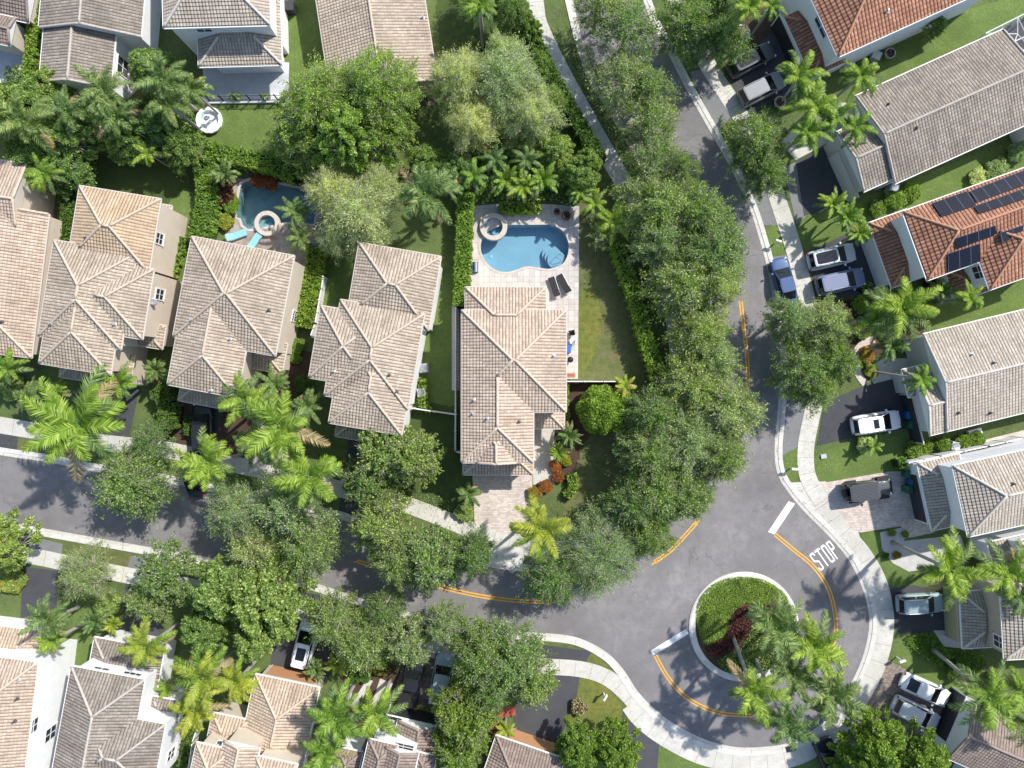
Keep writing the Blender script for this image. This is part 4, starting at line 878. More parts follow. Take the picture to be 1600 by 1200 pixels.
for a in [
 (1075, 45, 52, 'dark tree left of the ringed palm at the top of the picture', 'oak', 'leaf_deep', 6.5), (1125, 60, 42, 'tree beside the dark hatchback at the top of the picture', 'oak', 'leaf_deep', 6.5), (1130, 5, 40, 'tree cut by the top edge near the ringed palm', 'oak', 'leaf_mid', 6.5),
 (1180, 225, 52, 'dark tree over the pavement opposite the grey gabled house', 'oak', 'leaf_deep', 6.5), (1195, 275, 36, 'lower one of two joined crowns left of the empty dark driveway', 'oak', 'leaf_deep', 6),
 (1230, 500, 38, 'tree shading the blue car on the street', 'oak', 'leaf_olive', 6.5), (1290, 510, 46, 'tree over the pavement below the parked slate blue car', 'oak', 'leaf_olive', 6.5), (1250, 580, 46, 'tree on the verge at the upper end of the white car driveway', 'oak', 'leaf_mid', 6.5), (1300, 565, 38, 'tree between the kerb and the ringed flower bed', 'oak', 'leaf_mid', 6.5), (1275, 610, 34, 'lowest tree of the clump above the white car driveway', 'oak', 'leaf_mid', 6),
 (210, 755, 62, 'thin crowned dark tree leaning over the left-hand road', 'oak', 'leaf_deep', 7), (235, 690, 34, 'small grey twigged tree over the pavement right of the big palm', 'oak', 'leaf_deep', 5),
 (375, 800, 52, 'tree with bare grey twigs over the left-hand road', 'wispy', 'leaf_olive', 7.5), (450, 795, 58, 'grey-green tree over the road below the palms', 'oak', 'leaf_olive', 7.5), (485, 850, 50, 'tree over the road left of the start of the yellow lines', 'oak', 'leaf_mid', 7.5), (398, 850, 44, 'tree in the middle of the road canopy, under the grey twigs', 'oak', 'leaf_olive', 7),
 (600, 710, 54, 'bright green tree in front of the garage of the stepped hip house', 'open', 'leaf_mid', 7.5), (642, 715, 46, 'light tree over the pavement beside the side lawn', 'open', 'leaf_mid', 7.5), (575, 750, 40, 'tree over the black driveway left of the side lawn', 'open', 'leaf_deep', 7),
 (592, 818, 48, 'tree above the start of the yellow lines, pavement showing behind it', 'open', 'leaf_mid', 7.5), (672, 870, 56, 'large tree over the road left of the stone driveway', 'open', 'leaf_mid', 7.5), (738, 862, 38, 'tree at the lower left corner of the stone driveway', 'oak', 'leaf_deep', 7), (625, 875, 44, 'tree whose crown covers the middle of the yellow lines', 'oak', 'leaf_mid', 7)]:
    T(*a[:4], kind=a[4], mat=a[5], ht=a[6])
SOG = 'trees along the lower side of the left-hand road'
for a in [
 (12, 850, 44, 'tree cut by the left edge below the left-hand road', 'dense', 'leaf_mid', 6.5), (135, 895, 44, 'pale small tree over the lower pavement near the left edge', 'wispy', 'leaf_olive', 5.5), (262, 892, 50, 'light green tree over the lower kerb right of a strip of asphalt', 'open', 'leaf_mid', 7), (235, 935, 40, 'small tree just above the yellow palm', 'open', 'leaf_mid', 6),
 (350, 918, 54, 'broad tree with a dense crown over the lower verge', 'dense', 'leaf_mid', 8), (415, 930, 66, 'biggest dense tree below the left-hand road', 'dense', 'leaf_mid', 8.5), (400, 990, 44, 'dense tree left of the white car with the dark sunroof', 'dense', 'leaf_mid', 7), (325, 980, 42, 'dense tree above the bright palm pair', 'dense', 'leaf_deep', 7),
 (520, 965, 42, 'tree right above the white car with the dark sunroof', 'oak', 'leaf_mid', 7), (572, 1005, 48, 'tree over the lower pavement right of the white car', 'oak', 'leaf_mid', 7), (638, 998, 40, 'grey twigged tree above the black pickup', 'open', 'leaf_olive', 7), (600, 950, 32, 'small crown against the lower kerb under the yellow lines', 'oak', 'leaf_deep', 6),
 (692, 972, 34, 'tree over the kerb where the lower walk crosses, above the silver pickup', 'oak', 'leaf_olive', 6.5), (752, 1018, 48, 'dark tree right of the silver pickup', 'oak', 'leaf_deep', 7.5), (800, 1025, 58, 'tree over the lower pavement just left of the clear curve', 'oak', 'leaf_mid', 7), (825, 1060, 44, 'tree reaching over the wide asphalt driveway', 'open', 'leaf_mid', 6.5), (765, 1075, 42, 'tree above the small frangipani', 'oak', 'leaf_deep', 6.5),
 (708, 1108, 36, 'yellow-green tree beside the black garage opening', 'open', 'leaf_fresh', 7), (735, 1120, 50, 'yellow-green tree left of the red path', 'open', 'leaf_fresh', 7), (715, 1170, 44, 'yellow-green tree at the bottom edge right of the dark roofed house', 'open', 'leaf_fresh', 7),
 (905, 1165, 40, 'bright leafy tree right of the orange garage wall', 'dense', 'leaf_fresh', 5.5), (960, 1168, 40, 'bright leafy tree beside the narrow asphalt drive', 'dense', 'leaf_fresh', 5.5), (1365, 1155, 52, 'dense tree hanging over the corner of the brown paved driveway', 'dense', 'leaf_fresh', 6.5), (1425, 1190, 52, 'dense tree at the bottom edge below the two pale cars', 'dense', 'leaf_fresh', 6.5), (1335, 1195, 36, 'dense tree at the bottom edge next to the black car', 'dense', 'leaf_fresh', 6)]:
    T(*a[:4], kind=a[4], mat=a[5], ht=a[6], group=SOG)
GG = 'garden trees behind the houses'
for a in [
 (500, 165, 72, 'left crown of the wide group of dense trees over the beige gabled roof', 'oak', 'leaf_big', 9), (585, 150, 72, 'right crown of the wide group of dense trees over the beige gabled roof', 'oak', 'leaf_big', 9.5), (545, 215, 70, 'lower middle crown of the wide group of dense trees', 'dense', 'leaf_big', 9), (465, 215, 46, 'lowest left crown of the wide group of dense trees, by the hedge corner', 'open', 'leaf_big', 7.5), (608, 215, 40, 'right lower crown of the wide group of dense trees', 'open', 'leaf_big', 7.5),
 (725, 130, 52, 'left half of the feathery grey-green tree by the dark back lawn', 'wispy', 'leaf_wispy', 7.5), (790, 130, 62, 'middle crown of the feathery grey-green trees at the top', 'wispy', 'leaf_wispy', 8), (740, 195, 46, 'lower left crown of the feathery grey-green trees', 'wispy', 'leaf_wispy', 7), (830, 180, 46, 'right crown of the feathery grey-green trees next to the hedge', 'wispy', 'leaf_wispy', 7), (785, 90, 34, 'topmost crown of the feathery grey-green trees', 'wispy', 'leaf_wispy', 7),
 (520, 298, 48, 'feathery tree reaching over the dark-blue pool', 'wispy', 'leaf_wispy', 7), (565, 330, 62, 'feathery tree above the rear roof of the stepped hip house', 'wispy', 'leaf_wispy', 7.5), (525, 370, 34, 'lowest feathery crown beside the dark-blue pool deck', 'wispy', 'leaf_wispy', 5.5), (595, 290, 36, 'feathery crown just below the wide group of dense trees', 'wispy', 'leaf_wispy', 6.5),
 (60, 165, 52, 'bushy dark tree left of the lanai house garden', 'dense', 'leaf_deep', 5.5), (25, 165, 40, 'bushy tree cut by the left edge under the pale patio', 'dense', 'leaf_mid', 5), (105, 210, 48, 'dense tree in the middle of the upper left jungle', 'dense', 'leaf_mid', 5.5), (110, 270, 38, 'low dense tree just above the orange-tan roof wing', 'dense', 'leaf_deep', 4.5), (60, 260, 38, 'dense dark tree above the long beige roof at the left edge', 'dense', 'leaf_deep', 5), (200, 215, 40, 'dark tree in the shade left of the white fountain', 'dense', 'leaf_deep', 5), (250, 205, 40, 'dark tree beside the fountain lawn', 'dense', 'leaf_deep', 5), (285, 230, 34, 'dark bushy tree at the corner of the upper hedge', 'dense', 'leaf_deep', 4.5), (235, 110, 38, 'tree between the lanai and the white house', 'dense', 'leaf_mid', 5), (85, 130, 30, 'light dense tree just below the stepped gabled roofs', 'dense', 'leaf_mid', 4.5),
 (800, 20, 34, 'dark tree at the top edge left of the long dark hedge', 'oak', 'leaf_deep', 6), (765, -30, 46, 'tree added past the top edge to shade the dark back garden', 'oak', 'leaf_deep', 7),  # the second tree is added past the top edge to cast shade
 (940, 372, 24, 'small round leafed tree on the lawn right of the pool', 'small', 'leaf_olive', 3.2), (905, 275, 34, 'bushy tree above the paved pool deck', 'dense', 'leaf_mid', 4.5), (865, 240, 34, 'small tree between the feathery trees and the pavement', 'dense', 'leaf_mid', 4.5), (918, 255, 24, 'bright small tree next to the pavement above the pool garden', 'dense', 'leaf_mid', 4.5), (670, 255, 34, 'low dark tree at the back of the side lawn', 'dense', 'leaf_deep', 4), (715, 265, 30, 'low tree between the side lawn and the pool hedge', 'dense', 'leaf_mid', 4),
 (838, 105, 24, 'low tree in the dark hedge line below the top edge', 'dense', 'leaf_deep', 4.5), (862, 158, 22, 'low tree beside the upper inner pavement', 'oak', 'leaf_mid', 5), (822, 45, 24, 'dark low tree at the top of the long dark hedge', 'dense', 'leaf_deep', 4.5), (1462, 42, 18, 'small sapling on the lawn below the red tiled roof', 'open', 'leaf_fresh', 3)]:
    T(*a[:4], kind=a[4], mat=a[5], ht=a[6], group=GG)

for a in [
 (130, 662, 84, 'largest palm, spread over the pavement in front of the left houses', 'royal', 'm', 8, (150, 640)),
 (440, 665, 66, 'wide green palm in front of the house with the cream side wall', 'royal', 'm', 8, None), (485, 742, 56, 'palm over the pavement left of the black driveway of the stepped hip house', 'royal', 'm', 7.5, None),
 (385, 625, 44, 'palm against the garage roof right of the parked black car', 'royal', 'b', 6.5, None), (330, 722, 50, 'bright palm over the kerb of the left-hand road', 'royal', 'b', 7, None), (480, 635, 32, 'small palm against the left wall of the stepped hip house', 'coconut', 'g', 4, None), (430, 600, 30, 'small palm under the eave of the house with the cream side wall', 'coconut', 'g', 4, None), (395, 690, 36, 'palm in the gap between the bright kerb palm and the widest green palm', 'coconut', 'g', 5, None),
 (245, 578, 24, 'palm under the porch corner between two left houses', 'areca', 'g', 2.6, None), (190, 600, 34, 'palm above the largest palm against a garage', 'royal', 'm', 5, None), (12, 575, 34, 'bright palm at the left edge below the long beige roof', 'coconut', 'b', 4, None), (55, 510, 16, 'small yellow palm squeezed between the two leftmost houses', 'areca', 'y', 2.5, None), (45, 620, 26, 'thin palm at the left edge above the pavement', 'coconut', 'g', 3.2, None), (90, 612, 24, 'palm between the left edge and the largest palm', 'coconut', 'm', 3.5, None),
 (845, 822, 50, 'bright yellow palm beside the stone driveway of the pool house', 'royal', 'y', 6.5, (848, 795)), (732, 770, 24, 'small palm left of the stone driveway', 'coconut', 'g', 2.6, None), (888, 680, 24, 'fan of dark green palm leaves beside the front walk', 'date', 'g', 2.2, None), (872, 706, 18, 'smaller palm below the porch of the pool house', 'date', 'm', 1.8, None), (976, 603, 20, 'yellow tipped palm above the round clipped bush', 'young', 'y', 3, None),
 (665, 305, 52, 'lone drooping palm on the side lawn behind the stepped hip house', 'royal', 'g', 7, (676, 335)), (740, 275, 28, 'yellow-green palm behind the spa', 'coconut', 'b', 4.5, None), (700, 285, 30, 'palm above the upper end of the pool hedge', 'coconut', 'g', 4.5, None), (790, 282, 30, 'first clumping palm behind the kidney pool from the left', 'areca', 'b', 3.2, None), (818, 292, 30, 'middle clumping palm behind the kidney pool', 'areca', 'm', 3.2, None), (848, 280, 30, 'right clumping palm behind the kidney pool', 'areca', 'b', 3.2, None), (775, 250, 26, 'palm in the back row above the spa', 'coconut', 'g', 4, None), (822, 250, 26, 'palm in the back row above the kidney pool', 'coconut', 'g', 4, None),
 (930, 318, 26, 'yellow-green palm at the corner of the pool deck', 'coconut', 'b', 2.6, None), (958, 345, 34, 'drooping yellow palm between the pool lawn and the canopy', 'coconut', 'b', 3.0, None), (905, 300, 22, 'palm behind the two dark urns', 'areca', 'm', 2.8, None),
 (45, 195, 50, 'windblown palm near the left edge above the long beige roof', 'royal', 'g', 6, None), (75, 275, 30, 'palm beside the dark patio at the left', 'royal', 'm', 4.5, None), (165, 145, 42, 'palm in front of the lanai', 'royal', 'g', 6, None), (185, 185, 40, 'palm with arched fronds left of the dark back lawn', 'royal', 'g', 5.5, None), (258, 130, 44, 'palm left of the white terrace', 'royal', 'g', 6.5, None), (265, 165, 38, 'palm between the white terrace and the fountain', 'royal', 'g', 6, None), (300, 140, 34, 'palm overhanging the left end of the terrace rail', 'coconut', 'g', 6, None), (232, 240, 26, 'small bright palm above the dark back lawn', 'young', 'b', 3.5, None), (110, 175, 36, 'palm in the middle of the upper left jungle', 'royal', 'g', 5.5, None),
 (352, 272, 24, 'palm above the red shrub beside the dark-blue pool', 'areca', 'g', 2.8, None), (462, 330, 28, 'upper dark palm over the right side of the dark-blue pool', 'coconut', 'd', 3.5, None), (470, 372, 26, 'lower dark palm over the deck of the dark-blue pool', 'coconut', 'd', 3.2, None),
 (1248, 120, 44, 'bright windblown palm over the garage of the top right red house', 'coconut', 'b', 6.5, (1218, 162)), (1275, 165, 44, 'bright palm at the centre of the palm cluster left of the long grey roof', 'coconut', 'b', 6.5, None), (1345, 118, 36, 'bright palm between the red house and the long grey roof', 'coconut', 'b', 6, None), (1262, 205, 36, 'lowest left bright palm over the pale garden path', 'coconut', 'b', 6, None), (1335, 200, 34, 'bright palm over the lower west roof of the long grey house', 'coconut', 'b', 5.5, None), (1302, 182, 36, 'palm at the middle right of the bright cluster', 'coconut', 'm', 6, None), (1168, 15, 34, 'palm standing in the round white ring at the top', 'royal', 'm', 8, (1158, 52)), (750, 12, 30, 'palm at the top edge above the dark back garden', 'royal', 'm', 7, None), (1205, 10, 24, 'bright palm at the top edge beside the red garage roof', 'coconut', 'b', 6, None),
 (1300, 320, 26, 'upper palm of the trio above the silver car', 'areca', 'b', 3, None), (1322, 338, 28, 'middle palm of the trio above the silver car', 'areca', 'b', 3.2, None), (1342, 365, 24, 'lowest palm of the trio above the silver car', 'areca', 'm', 3, None),
 (1405, 482, 56, 'large bright palm below the slate blue car', 'royal', 'b', 6.5, None), (1365, 500, 34, 'palm left of the large bright palm below the slate blue car', 'royal', 'm', 5, None), (1470, 455, 24, 'palm against the south wall of the solar panel house', 'areca', 'g', 3, None), (1515, 467, 28, 'bright palm below the solar panel house wall', 'coconut', 'b', 5.5, (1462, 474)), (1392, 540, 30, 'palm above the ringed flower bed', 'areca', 'g', 3.2, None), (1440, 592, 28, 'pale trunked palm leaning to the pale grey gabled house', 'coconut', 'b', 4.5, (1358, 580)), (1365, 697, 16, 'young palm on the bright lawn below the white car', 'young', 'b', 1.6, None),
 (1480, 888, 58, 'big palm leaning right from the white gravel bed', 'royal', 'm', 8, (1394, 847)), (1568, 890, 50, 'palm over the roof right of the white gravel bed', 'royal', 'm', 8, (1500, 858)), (1590, 930, 34, 'palm at the right edge over the tan walled house', 'royal', 'g', 7, None),
 (1538, 1085, 54, 'palm with a long grey trunk leaning over the bottom right roof', 'royal', 'm', 8, (1455, 1012)), (1590, 1075, 44, 'palm at the right edge near the bottom', 'royal', 'm', 7.5, (1535, 1040)), (1600, 1130, 36, 'lowest palm at the right edge over the bottom right roof', 'royal', 'g', 7, None),
 (1208, 978, 54, 'top palm of the roundabout cluster', 'royal', 'g', 7, (1169, 950)), (1268, 1006, 52, 'right palm of the roundabout cluster', 'royal', 'm', 7, (1190, 985)), (1176, 1080, 50, 'left palm of the roundabout cluster', 'royal', 'm', 7, (1145, 995)), (1294, 1080, 52, 'lower right palm of the roundabout cluster', 'royal', 'g', 7, (1215, 1020)), (1226, 1128, 48, 'lowest palm of the roundabout cluster', 'royal', 'g', 7, (1180, 1030)), (1236, 1050, 40, 'middle palm of the roundabout cluster, smallest of the six', 'royal', 'g', 6.0, (1200, 1005)),
 (232, 1008, 42, 'yellow palm in front of the grey two-wing house', 'royal', 'y', 6, None), (322, 1055, 52, 'upper yellow palm of the pair beside the orange garage house', 'royal', 'y', 6.5, None), (372, 1062, 36, 'yellow palm at the left corner of the orange garage', 'royal', 'y', 5.5, None), (308, 1105, 40, 'lower yellow palm of the pair beside the orange garage house', 'royal', 'y', 5.5, None), (260, 1075, 18, 'small bright palm behind the white wall corner', 'young', 'b', 3, None), (80, 965, 36, 'dark green palm over the black driveway at the lower left', 'royal', 'g', 5.5, (125, 948)), (88, 998, 26, 'green palm over the white wall at the lower left', 'royal', 'm', 5, None), (150, 970, 24, 'dark spiky palm on the lawn between two lower left houses', 'areca', 'g', 2.4, None), (178, 975, 18, 'small yellow palm beside the lower left asphalt strip', 'areca', 'y', 2.2, None),
 (528, 1118, 54, 'green palm left of the dark roofed house at the bottom', 'royal', 'm', 6.5, None), (590, 1110, 46, 'bright palm in front of the dark roofed house', 'royal', 'b', 6.5, None), (510, 1170, 40, 'palm at the bottom edge right of the orange garage house', 'royal', 'm', 6, None), (528, 1035, 22, 'orange-yellow tipped small palm right of the white car', 'areca', 'y', 2.2, None), (495, 1045, 20, 'small green palm right of the white car tail', 'areca', 'g', 2, None), (790, 1140, 20, 'small pale flowering frangipani like palm in the red edged bed', 'young', 'y', 2.4, None)]:
    palm(*a[:3], a[3], kind=a[4], col=a[5], ht=a[6], base=a[7])
# hedges
hedge([(727, 300), (724, 380), (722, 430), (720, 478)], 1.35, 2.2, 'tall clipped hedge left of the kidney pool deck')
hedge([(962, 380), (985, 440), (1000, 490), (1010, 530), (1030, 590)], 1.25, 2.2, 'long hedge curving down between the pool lawn and the street trees')
hedge([(812, 5), (840, 70), (870, 130), (905, 190), (940, 250)], 1.2, 2.0, 'dark hedge running along the upper inner pavement', 'leaf_hedge_dark')
hedge([(315, 245), (322, 290), (318, 340), (308, 375)], 1.9, 1.8, 'broad hedge left of the dark-blue pool')
hedge([(318, 232), (370, 244), (420, 255), (462, 272)], 1.5, 2.0, 'hedge between the fountain lawn and the dark-blue pool')
hedge([(494, 385), (489, 430), (480, 480), (474, 512)], 1.6, 1.5, 'hedge between the cream side wall and the stepped hip house')
hedge([(103, 300), (105, 340), (98, 400)], 1.3, 1.8, 'narrow hedge left of the orange-tan roof wing', 'leaf_hedge_dark')
hedge([(55, 0), (50, 60), (42, 120)], 1.1, 2.0, 'bright hedge left of the stepped gabled house at the top left')
hedge([(243, 605), (258, 630), (256, 670)], 1.5, 2.2, 'dark ivy covered hedge left of the red brick garage front', 'leaf_hedge_dark')
hedge([(268, 395), (266, 430), (284, 370)], .8, 1.0, 'low hedge between the two left beige houses')
hedge([(294, 652), (292, 680)], .7, .9, 'small hedge block on red ground left of the parked black car', 'leaf_hedge_dark')
hedge([(660, 592), (662, 636), (672, 634)], .7, .8, 'low yellow-green hedge beside the side wall air conditioner')
hedge([(882, 600), (883, 650), (884, 665)], .6, 1.0, 'narrow hedge along the right wall of the pool house')
hedge([(893, 740), (895, 760), (886, 778)], .8, .8, 'clipped green edging hedge beside the orange flower bed')
hedge([(780, 322), (815, 326), (845, 322)], .9, .9, 'low hedge along the top side of the kidney pool')
hedge([(288, 1115), (293, 1150), (284, 1200)], .8, 1.6, 'hedge behind the white fence at the lower left', 'leaf_hedge_dark')
hedge([(1405, 725), (1418, 722)], .8, 1.3, 'clipped oval hedge at the corner of the pink driveway', 'leaf_hedge')
hedge([(1356, 440), (1350, 455)], .7, .7, 'small hedge under the large bright palm')
BG = 'garden shrubs'
B = bush
B(940, 640, 38, 'large round clipped bush on the corner lawn', 'ball', 'leaf_hedge', ht=3.6, name='round_bush', cat='bush')
for a in [(1430, 703, 15, 'first shrub left of the small air conditioner near the pale roofed house'), (1446, 698, 13, 'second round shrub near the pale roofed house'), (1474, 693, 13, 'round shrub touching the small air conditioner'), (1508, 690, 13, 'shrub right of the small air conditioner'), (1526, 686, 14, 'shrub at the edge of the pink side patio'), (1352, 695, 15, 'pale seeding shrub beside the white car'), (338, 292, 0, '')]:
    if a[2]: B(*a, mat='leaf_fresh' if a[1] != 695 else 'leaf_wispy')
B(340, 296, 26, 'dark red shrub beside the dark-blue pool', mat='leaf_red', ht=1.8); B(360, 318, 16, 'green shrub below the dark red shrub', ht=1.2); B(352, 345, 14, 'yellow-green shrub next to the blue loungers', mat='leaf_yellow', mat2='leaf_hedge', ht=1)
B(402, 283, 12, 'orange-red shrub hanging over the left of the dark-blue pool', mat='leaf_red', mat2='flower_orange', ht=1.0); B(422, 285, 13, 'orange-red shrub hanging over the middle of the dark-blue pool', mat='leaf_red', mat2='flower_orange', ht=1.0)
B(868, 728, 11, 'orange flowering plant right of the front walk', mat='flower_orange', ht=.8); B(872, 745, 11, 'orange flowering plant below the yellow bush', mat='flower_orange', mat2='leaf_red', ht=.8); B(852, 760, 12, 'red-orange flowering plant at the corner of the front walk', mat='flower_orange', ht=.8); B(835, 772, 12, 'orange flowering plant at the edge of the stone driveway', mat='flower_orange', mat2='leaf_hedge', ht=.8); B(884, 720, 10, 'small yellow bush beside the orange flowers', mat='leaf_yellow', mat2='leaf_fresh', ht=1)
B(1322, 492, 18, 'purple leaved shrub below the slate blue car', mat='leaf_purple', ht=1); B(1345, 478, 16, 'green shrub next to the purple leaved shrub', ht=1.2); B(1350, 512, 20, 'yellow-green shrub bed left of the large bright palm', mat='leaf_fresh', ht=1.2); B(1455, 440, 14, 'dark red shrub against the solar panel house', mat='leaf_purple', ht=1.2)
B(1355, 555, 14, 'orange-leaved plant inside the stone ring', mat='leaf_yellow', mat2='flower_orange', ht=.7); B(1362, 580, 12, 'green plant in the lower part of the stone ring', mat='leaf_yellow', mat2='leaf_hedge', ht=.6)
B(905, 1105, 14, 'brown-red shrub at the edge of the wide asphalt drive', mat='leaf_purple', mat2='leaf_wispy', ht=1); B(1400, 310, 18, 'shrub under the eave of the long grey roof', ht=1.2); B(1425, 300, 16, 'shrub between the long grey roof and the solar panel house', ht=1.2); B(1372, 325, 14, 'light shrub at the corner above the red garage roof', mat='leaf_fresh', ht=1); B(1560, 265, 20, 'flowering shrub near the solar panels on the lawn strip', mat='leaf_olive', ht=1.4); B(1530, 275, 16, 'pale shrub left of the flowering shrub by the solar panels', mat='leaf_wispy', ht=1); B(1590, 240, 16, 'shrub at the right edge below the long grey roof', mat='leaf_olive', ht=1.2)
B(463, 540, 13, 'round shrub right of the small wall air conditioner', ht=1); B(462, 560, 10, 'small round shrub in the soil strip', ht=.8); B(475, 600, 16, 'shrub at the lower left corner of the stepped hip house', mat='leaf_hedge_dark', ht=1.2); B(20, 605, 22, 'leafy shrub at the left edge above the upper pavement', mat='leaf_mid', ht=1.2); B(725, 800, 16, 'small shrub on the shaded lawn left of the stone driveway', mat='leaf_mid', ht=1); B(500, 545, 0.1, '') if 0 else None
B(15, 905, 26, 'yellow-green shrub under the tree at the left edge', mat='leaf_mid', mat2='leaf_yellow', ht=1.2); B(165, 945, 22, 'bushy plant beside the lower left asphalt strip', mat='leaf_mid', ht=1.4); B(560, 1048, 22, 'dark shrub inside the white scalloped edging', mat='leaf_hedge_dark', ht=1.2); B(596, 1045, 14, 'red-brown shrub in front of the black pickup', mat='leaf_red', mat2='leaf_hedge', ht=1); B(775, 1175, 16, 'shrub at the bottom edge beside the brown roof', mat='leaf_mid', ht=1.2)
B(1495, 1048, 18, 'dark shrub left of the tan walled house corner', mat='leaf_hedge_dark', ht=1.2); B(1560, 1062, 16, 'dark shrub at the right edge above the leaning palms', mat='leaf_hedge_dark', ht=1.2); B(1415, 835, 6, 'tiny shrub in the white gravel bed', ht=.5); B(1394, 832, 7, 'small green plant at the top of the white gravel bed', mat='leaf_fresh', ht=.5); B(1385, 868, 5, 'tiny dark plant at the rim of the gravel bed', mat='leaf_hedge_dark', ht=.4); B(1402, 868, 7, 'tiny orange plant in the gravel bed', mat='flower_orange', mat2='leaf_hedge', ht=.4)
cover([(1088, 975), (1092, 935), (1120, 908), (1160, 900), (1200, 908), (1230, 935), (1190, 945), (1160, 942), (1140, 965), (1138, 985), (1105, 1008)], 'bright green low hedge planting filling the upper part of the roundabout', 'leaf_hedge', 'leaf_big', .2, 700, .05)
cover([(1138, 965), (1165, 945), (1180, 965), (1160, 1000), (1120, 1025), (1102, 1010), (1135, 990)], 'dark red low planting across the roundabout', 'leaf_purple', 'leaf_red', .4, 260, .08)
cover([(1190, 950), (1238, 945), (1236, 1010), (1200, 1045), (1150, 1055), (1120, 1030), (1160, 1005)], 'green low planting under the roundabout palms', 'leaf_hedge_dark', 'leaf_mid', .4, 220, .08)
cover([(1415, 995), (1450, 988), (1475, 1010), (1530, 1020), (1535, 1045), (1500, 1052), (1440, 1025)], 'clipped dark green ground cover below the tan walled house', 'leaf_hedge', 'leaf_hedge_dark', .5, 300, .08)
cover([(1290, 478), (1330, 470), (1350, 490), (1320, 520), (1295, 510)], 'dark purple ground cover under the street tree', 'leaf_purple', None, .3, 200, .07)
cover([(590, 770), (640, 780), (690, 800), (740, 822), (738, 800), (700, 780), (650, 765)], 'patchy grass fringe along the upper pavement', 'leaf_olive', None, .08, 60, .05)
cover([(895, 60), (930, 90), (985, 200), (1015, 290), (1000, 290), (950, 215), (905, 120)], 'leafy litter and weeds on the verge between pavement and kerb', 'leaf_olive', 'frond_dry', .15, 90, .08)
cover([(505, 390), (548, 390), (542, 460), (505, 470)], 'grass tufts beside the stepped hip house', 'leaf_hedge_dark', None, .1, 60, .05)
cover([(18, 110), (120, 130), (150, 200), (145, 290), (60, 300), (10, 230)], 'tangled undergrowth of the upper left garden', 'leaf_hedge_dark', 'leaf_mid', .8, 120, .12)
cover([(160, 170), (290, 160), (300, 240), (180, 255)], 'tangled undergrowth left of the fountain lawn', 'leaf_hedge_dark', 'leaf_mid', .7, 120, .12)
cover([(735, 245), (880, 235), (900, 320), (860, 315), (800, 318), (745, 310)], 'undergrowth behind the kidney pool', 'leaf_hedge_dark', 'leaf_mid', .8, 150, .11)

# fallen leaves along the kerbs and walks
def litter(name, paths, spread, n, mats, label):
    pts = []
    for px in paths:
        c = np.array(G(crom(px, 4))); i = NR.integers(0, len(c)-1, n); t = NR.random((n, 1)); q = c[i]*(1-t)+c[i+1]*t; q = q + NR.normal(0, spread, (n, 2)); pts.append(np.column_stack([q, NR.uniform(.085, .10, n)]))
    tag(link(name, leafcloud(name, np.concatenate(pts), .045, mats, NR.integers(0, len(mats), n*len(paths)), up=3)), label, 'leaf litter', None, 'stuff')
litter('leaf_litter', [NK[8:], EK[2:18], [(1105, 92), (1168, 200), (1254, 440), (1277, 560), (1262, 745)], [(842, 40), (900, 155), (985, 305), (1045, 460)], [(255, 702), (400, 733), (600, 778), (750, 834)], [(200, 899), (430, 945), (640, 1006), (800, 1037)], NK[:9]], .9, 900, ['frond_dry', 'leaf_olive', 'leaf_yellow'], 'fallen dry leaves scattered along the kerbs and pavements')

